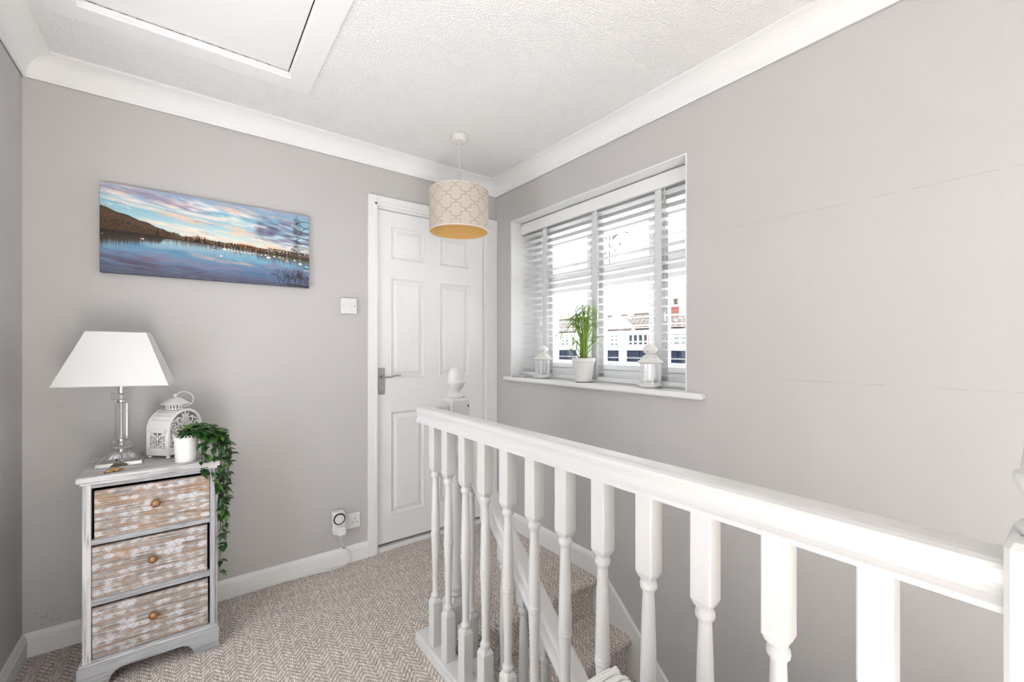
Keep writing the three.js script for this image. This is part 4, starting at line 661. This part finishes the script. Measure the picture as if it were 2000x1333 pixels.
// ------------------------------------------------------------------ switch, socket, timer, plug and flex
{
  const s = thing('light_switch', 'white two-gang light switch on the wall beside the door', 'light switch', [0.721, 1.454, -D]);
  obj('back_box', box(-0.043, 0.043, -0.043, 0.043, 0, 0.014, 0.003), M.plastic, s);
  obj('face_plate', box(-0.0435, 0.0435, -0.0435, 0.0435, 0.0142, 0.024, 0.003), M.plastic, s);
  for (const [x, y] of [[-0.008, 0.006], [0.011, 0.004]]) { const r = obj('rocker', box(-0.0085, 0.0085, -0.012, 0.012, -0.002, 0.0045, 0.001), M.plastic, s); r.position.set(x, y - 0.002, 0.0235); r.rotation.x = x < 0 ? 0.16 : -0.16; }
  for (const x of [-0.031, 0.031]) obj('screw', new THREE.CylinderGeometry(0.0028, 0.0028, 0.0015, 12).rotateX(Math.PI / 2).translate(x, 0, 0.0242), x < 0 ? M.pewter : M.black, s);
  const k = thing('wall_socket', 'white double wall socket low on the wall beside the door frame', 'socket', [0.714, 0.233, -D]);
  obj('face_plate', box(-0.073, 0.073, -0.043, 0.043, 0.0005, 0.010, 0.003), M.plastic, k);
  const slots = (x) => [box(x - 0.002, x + 0.002, 0.006, 0.014, 0.0095, 0.0104), box(x - 0.0145, x - 0.0085, -0.012, -0.008, 0.0095, 0.0104), box(x + 0.0085, x + 0.0145, -0.012, -0.008, 0.0095, 0.0104)];
  for (const g of slots(0.045)) obj('pin_hole', g, M.black, k);
  { const r = obj('rocker', box(-0.006, 0.006, -0.0105, 0.0105, -0.002, 0.004, 0.001), M.plastic, k); r.position.set(0.008, 0.012, 0.0095); r.rotation.x = 0.18; }
  obj('screw', new THREE.CylinderGeometry(0.0024, 0.0024, 0.0014, 12).rotateX(Math.PI / 2).translate(0.0, 0, 0.0102), M.pewter, k);
  const tm = thing('plug_in_timer', 'white plug-in timer with a black-ringed dial in the left of the wall socket', 'timer', [0.661, 0.252, -D + 0.011]);
  { const sh = poly([[-0.026, -0.062], [0.026, -0.062], [0.034, -0.052], [0.034, 0.052], [0.024, 0.064], [-0.024, 0.064], [-0.034, 0.052], [-0.034, -0.052]]); obj('housing', extrude(sh, 0.04, 0.005, 3), M.plastic, tm); }
  const dial = obj('dial', [new THREE.CylinderGeometry(0.0245, 0.0255, 0.008, 40).rotateX(Math.PI / 2).translate(0, 0.024, 0.043)], M.plastic, tm);
  obj('dial_ring', [new THREE.TorusGeometry(0.0272, 0.0046, 10, 48).translate(0, 0.024, 0.0425)], M.black, tm);
  obj('dial_groove', [new THREE.TorusGeometry(0.019, 0.0008, 6, 40).translate(0, 0.024, 0.0472), new THREE.TorusGeometry(0.012, 0.0007, 6, 32).translate(0, 0.024, 0.0472)], std({ color: rgb(0.5, 0.5, 0.49), roughness: 0.5 }), dial);
  obj('pointer', box(0.010, 0.0125, 0.036, 0.040, 0.0465, 0.0478), M.black, dial);
  const pc = thing('power_cord', 'white plug and flex running from the timer down along the skirting board', 'cord');
  { const sh = new THREE.Shape(); sh.moveTo(-0.016, -0.02); sh.lineTo(0.016, -0.02); sh.bezierCurveTo(0.026, -0.012, 0.026, 0.012, 0.018, 0.024); sh.lineTo(-0.018, 0.024); sh.bezierCurveTo(-0.026, 0.012, -0.026, -0.012, -0.016, -0.02);
    obj('plug', extrude(sh, 0.034, 0.006, 3).translate(0.666, 0.213, -D + 0.0515), M.plastic, pc); }
  const pz = -D + 0.062, bz = -D + 0.024;
  obj('flex', [tube([[0.668, 0.190, pz], [0.6685, 0.170, pz - 0.006], [0.669, 0.145, bz + 0.016], [0.682, 0.122, bz + 0.006], [0.697, 0.100, bz + 0.002], [0.716, 0.080, bz], [0.728, 0.052, bz], [0.722, 0.022, bz + 0.004], [0.69, 0.005, bz + 0.012], [0.64, 0.0045, bz + 0.018], [0.56, 0.0045, bz + 0.008], [0.45, 0.0045, bz], [0.30, 0.0045, bz + 0.001], [0.15, 0.0045, bz]], 0.0030, 160, 8)], M.plastic, pc);
  obj('cable_clip', box(0.688, 0.700, 0.095, 0.104, -D + 0.0135, bz + 0.006, 0.001).rotateZ(0), M.pewter, pc);
}

// ------------------------------------------------------------------ pendant light
{
  const px = 1.176, pz = -2.036, t = thing('pendant_light', 'ceiling pendant light with cream quilted drum shade, gold inside', 'pendant light', [px, 0, pz]);
  obj('ceiling_rose', lathe([[0, CEIL - 0.036], [0.030, CEIL - 0.036], [0.038, CEIL - 0.034], [0.0425, CEIL - 0.028], [0.0435, CEIL - 0.016], [0.046, CEIL - 0.015], [0.0465, CEIL - 0.003], [0.044, CEIL], [0, CEIL]], 40), std({ color: rgb(0.74, 0.73, 0.72), roughness: 0.35 }), t);
  obj('flex', [new THREE.CylinderGeometry(0.0035, 0.0035, 0.31, 10).translate(0.002, CEIL - 0.036 - 0.155, 0), lathe([[0.004, CEIL - 0.046], [0.006, CEIL - 0.044], [0.008, CEIL - 0.036]], 14)], std({ color: rgb(0.62, 0.58, 0.55), roughness: 0.5 }), t);
  const y0 = 1.846, y1 = 2.069, r = 0.160, dr = new THREE.Group(); dr.name = numbered('drum_shade'); t.add(dr); dr.position.y = y0; dr.rotation.set(0, 2.2, 0.0); 
  const h = y1 - y0, wall = (rad, up) => { const g = new THREE.CylinderGeometry(rad, rad, h - 0.002, 96, 1, true).translate(0, h / 2, 0); return g; };
  obj('shade_fabric', [wall(r)], std({ map: shadeColor, bumpMap: shadeBump, bumpScale: 0.002, roughness: 0.9 }), dr);
  obj('shade_lining', [inward(wall(r - 0.0018))], M.gold, dr);
  obj('shade_rim', [new THREE.TorusGeometry(r - 0.0009, 0.0030, 10, 96).rotateX(Math.PI / 2).translate(0, 0.002, 0), new THREE.TorusGeometry(r - 0.0009, 0.0018, 10, 96).rotateX(Math.PI / 2).translate(0, h - 0.001, 0)], M.fabric, dr);
  obj('shade_seam', [box(-0.002, 0.002, 0.002, h - 0.002, r - 0.001, r + 0.0012, 0.0006).rotateY(1.75)], M.fabric, dr);
  const sp = [0, 1, 2].map((k) => tube([[0.02 * Math.cos(k * 2.094), h - 0.045, 0.02 * Math.sin(k * 2.094)], [0.09 * Math.cos(k * 2.094), h - 0.035, 0.09 * Math.sin(k * 2.094)], [(r - 0.003) * Math.cos(k * 2.094), h - 0.004, (r - 0.003) * Math.sin(k * 2.094)]], 0.0014, 10, 6));
  obj('spider_frame', [...sp, new THREE.TorusGeometry(0.02, 0.0014, 6, 24).rotateX(Math.PI / 2).translate(0, h - 0.045, 0)], M.whiteMetal, dr);
  obj('lamp_holder', lathe([[0.0, 0.120], [0.017, 0.120], [0.019, 0.15], [0.017, 0.17], [0.009, 0.185], [0.0, 0.186]], 20), M.plastic, dr);
  obj('bulb', lathe([[0.0, 0.066], [0.014, 0.069], [0.022, 0.078], [0.025, 0.090], [0.021, 0.104], [0.014, 0.114], [0.013, 0.121]], 24), std({ color: rgb(0.82, 0.81, 0.78), roughness: 0.4 }), dr);
}

// ------------------------------------------------------------------ on the sill: two small lanterns, grass plant, flat dish
{
  const SILL = WIN.y0, gold = M.whiteMetal, cutOut = hole;
  const t = thing('tealight_lantern', 'white tealight lantern between the grass plant and the near end of the window sill', 'lantern', [1.776, SILL, -1.2465], 0.35);
  obj('base', lathe([[0, 0.0], [0.040, 0.0], [0.043, 0.003], [0.055, 0.011], [0.0605, 0.0155], [0.058, 0.0185], [0.046, 0.022], [0, 0.024]], 40), gold, t);
  for (let i = 0; i < 6; i++) { const a = i / 6 * Math.PI * 2; obj('post', box(-0.0036, 0.0036, 0.022, 0.122, 0.0415, 0.0465, 0.0012).rotateY(a), gold, t); }
  const pw = 0.0213; // six glazed sides
  for (let i = 0; i < 6; i++) { const a = (i + 0.5) / 6 * Math.PI * 2; const f = obj('pane_frame', [box(-pw, pw, 0.0225, 0.0275, 0.0372, 0.0392), box(-pw, pw, 0.1155, 0.1205, 0.0372, 0.0392)].map((g) => g.rotateY(a)), gold, t); obj('pane', box(-pw, pw, 0.0275, 0.1155, 0.0377, 0.0387).rotateY(a), M.glass, f); }
  obj('roof', lathe([[0, 0.118], [0.050, 0.118], [0.0585, 0.121], [0.0605, 0.125], [0.0585, 0.129], [0.050, 0.133], [0.046, 0.137], [0.040, 0.146], [0.032, 0.154], [0.024, 0.159], [0.018, 0.162], [0, 0.163]], 40), gold, t);
  const holes = (r, y, n, q, tilt) => Array.from({ length: n }, (_, i) => new THREE.CylinderGeometry(q, q, 0.003, 10).rotateX(Math.PI / 2 - tilt).translate(0, y, r).rotateY(i / n * Math.PI * 2 + 0.4));
  for (const g of holes(0.0395, 0.1475, 6, 0.0016, 0.85)) obj('vent_hole', g, M.dark, t);
  obj('cap', lathe([[0.012, 0.160], [0.020, 0.163], [0.0305, 0.172], [0.0345, 0.182], [0.0345, 0.186], [0.0325, 0.190], [0.026, 0.199], [0.017, 0.206], [0.008, 0.209], [0, 0.210]], 36), gold, t);
  for (const g of holes(0.0322, 0.1748, 3, 0.0021, -0.5)) obj('vent_hole', g, M.dark, t);
  obj('wire_loop', tube([[0.0345, 0.184, 0], [0.046, 0.192, 0.002], [0.050, 0.18, 0.004], [0.042, 0.168, 0.003]], 0.0011, 20, 6), gold, t);
  obj('candle_cup', [lathe([[0, 0.024], [0.019, 0.024], [0.0195, 0.038], [0.0185, 0.038], [0.018, 0.034], [0, 0.034]], 24)], M.chrome, t);
  const t2 = t.clone(); t2.name = numbered('tealight_lantern'); t2.position.set(1.774, SILL, -2.03); t2.rotation.y = 1.1; scene.add(t2);
  t2.userData = { label: 'white tealight lantern at the far end of the sill, beside the flat white dish', category: 'lantern' };
  const d = thing('dish', 'flat white dish lying at the far corner of the window sill', 'dish', [1.768, SILL, -2.232], 0.1);
  obj('rim', (() => { const s = poly([[-0.038, -0.062], [0.038, -0.062], [0.038, 0.062], [-0.038, 0.062]]); s.holes.push(cutOut([[-0.033, -0.057], [0.033, -0.057], [0.033, 0.057], [-0.033, 0.057]])); return slabXZ(s, 0.003, 0.008); })(), M.whiteMetal, d);
  obj('bottom', [box(-0.038, 0.038, 0.0024, 0.0042, -0.062, 0.062)], M.whiteMetal, d);
  obj('foot', box(-0.034, 0.034, 0, 0.0023, -0.058, 0.058), M.dark, d);

  // grass-like plant in a ribbed white pot
  const g = thing('grass_plant', 'spiky green grass plant in a ribbed white pot in the middle of the sill', 'plant', [1.775, SILL, -1.682]);
  const prof = [[0, 0.003], [0.046, 0.0035], [0.0475, 0.006]]; for (let i = 0; i <= 60; i++) { const s = i / 60, y = lerp(0.008, 0.112, s); prof.push([lerp(0.048, 0.061, s) + 0.0006 * Math.sin(i * Math.PI / 1.5), y]); }
  prof.push([0.0635, 0.114], [0.0645, 0.118], [0.0655, 0.134], [0.064, 0.136], [0.0615, 0.134], [0.059, 0.112], [0.046, 0.010], [0, 0.010]);
  const pot = obj('pot', lathe(prof, 56), M.whiteMetal, g);
  obj('pot_foot', lathe([[0, 0], [0.044, 0], [0.044, 0.0034], [0, 0.0034]], 40), M.dark, pot);
  obj('soil', new THREE.CylinderGeometry(0.057, 0.057, 0.006, 24).translate(0, 0.118, 0), std({ color: rgb(0.05, 0.04, 0.03), roughness: 1 }), g);
  const r0 = rng(404), V = (x, y, z) => new THREE.Vector3(x, y, z);
  const bladeGeo = (len, wid, droop) => leafGeo(len, wid, 0.3, droop, 6), blades = [bladeGeo(0.080, 0.0075, 0.55), bladeGeo(0.068, 0.007, 0.3), bladeGeo(0.095, 0.0075, 0.8), bladeGeo(0.055, 0.0065, 0.15)];
  const tipX = (x) => Math.min(0.045, x);
  for (let i = 0; i < 32; i++) {
    const a = i * 2.4, q = 0.026 * Math.sqrt((i + 0.5) / 32), out = i > 25, h = out ? 0.10 + 0.08 * r0() : 0.19 + 0.115 * r0(), lean = out ? 0.07 + 0.03 * r0() : 0.012 + 0.045 * r0();
    const top = V(tipX((q + lean) * Math.cos(a) * 0.7 - 0.008), 0.118 + h, (q + lean) * Math.sin(a) * (out ? 1.2 : 1));
    const c = new THREE.CatmullRomCurve3([V(q * Math.cos(a) * 0.7, 0.116, q * Math.sin(a)), V(q * Math.cos(a) * 0.75, 0.118 + h * 0.5, q * Math.sin(a) * 1.1), top]);
    obj('stalk', new THREE.TubeGeometry(c, 10, out ? 0.0018 : i % 3 ? 0.0030 : 0.0038, 6), i % 4 === 1 ? M.blade2 : M.blade, g);
    { const n = out ? 10 : 8; for (let k = 0; k < n; k++) { const b = k / n * Math.PI * 2 + r0(), m = shared('leaf', blades[Math.floor(r0() * 4)], r0() < 0.5 ? M.blade : M.blade2, g); m.position.copy(top); const dx = Math.cos(b), d3 = V(dx > 0 && top.x > -0.02 ? dx * 0.15 : dx, -0.05 + 0.6 * r0(), 1.25 * Math.sin(b)).normalize(); d3.x = Math.min(d3.x, (0.052 - top.x) / 0.1); m.lookAt(top.clone().add(g.position).add(d3)); } }
  }
  for (let i = 0; i < 10; i++) { const a = r0() * 6.28, m = shared('leaf', bladeGeo(0.14 + 0.05 * r0(), 0.006, 0.55), i % 3 ? M.blade2 : M.stem, g); m.position.set(0.02 * Math.cos(a), 0.118, 0.02 * Math.sin(a)); const dx = Math.cos(a); m.lookAt(m.position.clone().add(g.position).add(V(dx > 0 ? dx * 0.05 : dx * 0.4, 1.3, 0.9 * Math.sin(a)))); }
}

// ------------------------------------------------------------------ wicker laundry basket beside the balusters
{
  const x1 = 0.700, z0 = -0.573, s = 0.40, y1 = 0.573, t = thing('laundry_basket', 'white wicker basket with a woven lid standing beside the balusters', 'basket', [x1 - s / 2, 0, z0 + s / 2]);
  const h = s / 2, rods = [], n = 66;
  for (let i = 0; i < n; i++) { const z = -h + 0.004 + i * (s - 0.008) / (n - 1), e = 0.0016 * Math.sin(i * 2.1), yy = y1 - 0.004 + 0.0022 * Math.sin(i * 1.7);
    rods.push(tube([[-h + 0.003, yy - 0.05, z], [-h + 0.004, yy - 0.012, z], [-h + 0.016, yy - 0.001, z + e], [0, yy + 0.004, z - e], [h - 0.016, yy - 0.001, z + e], [h - 0.004 + e, yy - 0.012, z], [h - 0.003 + e, yy - 0.05, z]], 0.0034, 22, 6)); }
  const lid = obj('lid', rods, M.rattan, t);
  obj('lid_border', [-1, 1].flatMap((k) => [tube([[-h + 0.002, y1 - 0.010, k * (h - 0.003)], [0, y1 - 0.004, k * (h - 0.001)], [h - 0.002, y1 - 0.010, k * (h - 0.003)]], 0.005, 20, 8)]), M.rattan, lid);
  const band = []; for (let k = 0; k < 68; k++) { const y = 0.006 + k * 0.0076, q = h - 0.012 - 0.018 * (1 - k / 68), a = 0.0015 * (k % 2 ? 1 : -1), pts = []; for (let j = 0; j < 4; j++) { const [x, z] = [[q, q], [-q, q], [-q, -q], [q, -q]][j], [nx, nz] = [[-q, q], [-q, -q], [q, -q], [q, q]][j]; for (let m = 0; m < 8; m++) { const w = (m + 0.5) / 8, o = a * (m % 2 ? 1 : -1); pts.push([lerp(x, nx, w) + (j % 2 ? Math.sign(x) * o : 0), y, lerp(z, nz, w) + (j % 2 ? 0 : Math.sign(z) * o)]); } } band.push(tube(pts, 0.0040, 64, 5, true)); }
  const body = obj('woven_side', band, M.rattan, t);
  obj('corner_post', [[1, 1], [-1, 1], [-1, -1], [1, -1]].map(([a, b]) => new THREE.CylinderGeometry(0.007, 0.007, 0.52, 10).translate(a * (h - 0.02), 0.262, b * (h - 0.02))), M.rattan, t);
}

// ------------------------------------------------------------------ outside
{
  const brick = std({ color: rgb(0.19, 0.065, 0.045), roughness: 0.9 }), render_ = std({ color: rgb(0.62, 0.61, 0.59), roughness: 0.9 }), roofM = std({ color: rgb(0.05, 0.034, 0.027), roughness: 0.9 }), roofUnder = std({ color: rgb(0.012, 0.009, 0.008), roughness: 1 }), glassDark = phy({ color: rgb(0.02, 0.024, 0.03), roughness: 0.4, specularIntensity: 0.3 }), glassMid = std({ color: rgb(0.10, 0.115, 0.12), roughness: 0.3 }), garage = phy({ color: rgb(0.012, 0.017, 0.032), roughness: 1, specularIntensity: 0.1 }), frameM = M.upvc;
  struct('ground_outside', (() => { const g = new THREE.PlaneGeometry(60, 90, 1, 1).rotateX(-Math.PI / 2); const s = poly([[2.1, -3.0], [19, 0.35], [60, 0.8], [60, -4], [2.1, -4]]); return metric(extrude(s, 100).translate(0, 0, -70)); })(), std({ color: rgb(0.22, 0.218, 0.212), roughness: 0.95 }), 'pale drive and road rising to the houses across the way');
  const roofTiles = (x0, y0, x1, y1, za, zb) => { const g = [], L0 = Math.hypot(x1 - x0, y1 - y0), rows = 10, a = Math.atan2(y1 - y0, x1 - x0), cols = Math.max(1, Math.round((zb - za) / 0.3)); for (let r = 0; r < rows; r++) for (let c = 0; c < cols; c++) { const s = (r + 0.5) / rows, z = lerp(za, zb, (c + 0.5) / cols); g.push(new THREE.BoxGeometry(L0 / rows * 1.12, 0.05, (zb - za) / cols * 0.80).rotateZ(a - 0.11).translate(lerp(x0, x1, s), lerp(y0, y1, s) + 0.06, z)); } return g; };
  const house = (name, label, za, zb, wallM, wins, opts = {}) => {
    const t = thing(name, label, 'house'), xf = 19, eave = 2.16, xr = 23.5, ridge = opts.ridge ?? 3.28, base = 0.2;
    const rect = poly([[za, base], [zb, base], [zb, eave], [za, eave]]);
    for (const w of wins) rect.holes.push(hole([[w[0], w[2]], [w[1], w[2]], [w[1], w[3]], [w[0], w[3]]]));
    obj('wall', [metric(slabZY(rect, xf, xf + 0.25)), metric(box(xf + 0.25, 28, base, eave, za, za + 0.25)), metric(box(xf + 0.25, 28, base, eave, zb - 0.25, zb)), metric(box(27.75, 28, base, eave, za, zb))], wallM, t);
    obj('roof', [slabZY(poly([[za - 0.04, 0], [zb + 0.04, 0], [zb + 0.04, 0.08], [za - 0.04, 0.08]]), 0, Math.hypot(xr - xf + 0.4, ridge - eave + 0.1)).rotateZ(Math.atan2(ridge - eave + 0.1, xr - xf + 0.4)).translate(xf - 0.4, eave - 0.1, 0), slabZY(poly([[za - 0.04, 0], [zb + 0.04, 0], [zb + 0.04, 0.08], [za - 0.04, 0.08]]), 0, 5).rotateZ(-0.24).translate(xr, ridge, 0)], roofUnder, t);
    const tl = obj('roof_tiles', roofTiles(xf - 0.4, eave - 0.04, xr, ridge, za - 0.04, zb + 0.04), roofM, t); tl.userData.kind = 'stuff';
    obj('ridge_tile', new THREE.CylinderGeometry(0.13, 0.13, zb - za + 0.06, 10).rotateX(Math.PI / 2).translate(xr, ridge + 0.1, (za + zb) / 2), roofM, t);
    obj('gutter', [box(xf - 0.52, xf - 0.38, eave - 0.16, eave - 0.06, za - 0.04, zb + 0.04, 0.03), box(xf - 0.4, xf, eave - 0.28, eave - 0.12, za - 0.04, zb + 0.04)], frameM, t);
    for (const [a, b, c, d, kind, n] of wins) {
      const f = 0.07, m = [box(xf - 0.02, xf + 0.1, c, c + f, a, b), box(xf - 0.02, xf + 0.1, d - f, d, a, b), box(xf - 0.02, xf + 0.1, c, d, a, a + f), box(xf - 0.02, xf + 0.1, c, d, b - f, b)];
      for (let i = 1; i < n; i++) m.push(box(xf - 0.01, xf + 0.09, c, d, lerp(a, b, i / n) - 0.035, lerp(a, b, i / n) + 0.035));
      const w = obj(kind === 2 ? 'garage_door' : 'window', m, kind === 2 ? garage : frameM, t);
      for (let i = 0; i < n; i++) obj(kind === 2 ? 'door_panel' : 'pane', box(xf + 0.05, xf + 0.09, c + f, d - f, lerp(a, b, i / n) + 0.05, lerp(a, b, (i + 1) / n) - 0.05), kind === 2 ? garage : kind === 1 ? glassMid : glassDark, w);
      if (kind === 1) for (let i = 0; i < n; i++) obj('blind', [0.3, 0.62].map((s) => box(xf + 0.03, xf + 0.049, lerp(c, d, s), lerp(c, d, s + 0.16), lerp(a, b, i / n) + 0.07, lerp(a, b, (i + 1) / n) - 0.07)), render_, w);
    }
    return t;
  };
  const A = house('bungalow', 'bungalow with brick end beyond the left window light, under the tree', -27, -18.2, render_, [[-20.0, -19.2, 1.3, 1.95, 1, 2], [-20.2, -18.6, 0.45, 1.12, 2, 3]]);
  obj('brick_pier', [metric(box(18.93, 19.02, 0.7, 2.0, -20.95, -20.2))], brick, A);
  const B = house('bungalow', 'bungalow with white gable and red brick pier beyond the middle window light', -17.6, -12.95, render_, [[-16.0, -15.35, 1.25, 1.98, 1, 2], [-14.75, -13.45, 1.3, 1.98, 0, 4], [-16.15, -15.35, 0.45, 1.1, 2, 1], [-14.8, -13.3, 0.45, 1.1, 2, 2]]);
  obj('brick_pier', [metric(box(18.93, 19.02, 1.2, 2.0, -13.4, -13.05))], brick, B);
  { const gz = -15.25, w = 1.15, g = poly([[gz - w, 2.16], [gz + w, 2.16], [gz, 2.98]]); const gb = obj('gable', slabZY(g, 18.7, 19.0), render_, B); for (const s of [-1, 1]) obj('bargeboard', new THREE.BoxGeometry(0.1, 0.16, Math.hypot(w + 0.2, 0.95)).rotateX(s * Math.atan2(0.85, w + 0.05)).translate(18.66 - s * 0.012, 2.60, gz + s * w * 0.5), frameM, gb); }
  const ch = obj('chimney', [metric(box(21.7, 22.4, 2.6, 3.62, -14.05, -13.35)), metric(box(21.65, 22.45, 3.5, 3.56, -14.1, -13.3))], brick, B);
  for (const z of [-13.82, -13.58]) obj('chimney_pot', lathe([[0.07, 3.6], [0.11, 3.62], [0.09, 3.9], [0.11, 3.96], [0.11, 4.0], [0.08, 4.0]], 14).translate(22.05, 0, z), z < -13.7 ? M.dark : brick, ch);
  house('bungalow', 'bungalow with wide windows and dark garage doors beyond the right window light', -12.75, -5.0, render_, [[-12.4, -10.9, 1.3, 1.98, 1, 4], [-12.45, -10.6, 0.45, 1.1, 2, 3], [-9.8, -8.2, 1.3, 1.98, 1, 4], [-9.8, -7.6, 0.45, 1.1, 2, 3]]);
  // tree behind the left bungalow
  const tr = thing('tree', 'yellow-green tree top showing above the left bungalow roof', 'tree', [27, 0.3, -27.5]);
  const r0 = rng(31), lf = new THREE.InstancedMesh(leafGeo(0.30, 0.2, 0.2, 0.2, 3), std({ color: rgb(0.13, 0.16, 0.02), roughness: 0.7, side: THREE.DoubleSide }), 1500), mt = new THREE.Matrix4(), qt = new THREE.Quaternion();
  for (let i = 0; i < 1500; i++) { const a = r0() * 6.28, b = Math.acos(2 * r0() - 1), q = 1.9 * Math.cbrt(0.3 + 0.7 * r0()); qt.setFromEuler(new THREE.Euler(r0() * 6, r0() * 6, r0() * 6)); mt.compose(new THREE.Vector3(q * 1.5 * Math.sin(b) * Math.cos(a), 2.55 + 0.6 * q * Math.cos(b), q * 1.6 * Math.sin(b) * Math.sin(a)), qt, new THREE.Vector3(1, 1, 1)); lf.setMatrixAt(i, mt); }
  lf.name = 'foliage'; lf.userData.kind = 'stuff'; lf.castShadow = lf.receiveShadow = true; tr.add(lf);
  obj('trunk', new THREE.CylinderGeometry(0.16, 0.24, 2.2, 12).translate(0, 1.1, 0), std({ color: rgb(0.06, 0.045, 0.03), roughness: 0.95 }), tr);
  // overhead wires
  const wire = std({ color: rgb(0.10, 0.22, 0.36), roughness: 0.8 });
  [['overhead_wire', [[30, 8.4, -31], [12, 4.8, -10.0], [8, 3.95, -5.36], [2.046, 2.68, 1.54]], 'thin blue overhead wire rising across the sky, the upper of two'], ['overhead_wire', [[30, 7.7, -31.6], [12, 4.35, -10.5], [8, 3.55, -5.8], [2.046, 2.40, 1.2]], 'thin blue overhead wire rising across the sky, the lower of two']].forEach(([n, p, l]) => tag(obj(n, tube(p, 0.012, 20, 6), wire), l, 'wire'));
}


renderer.render(scene, camera);
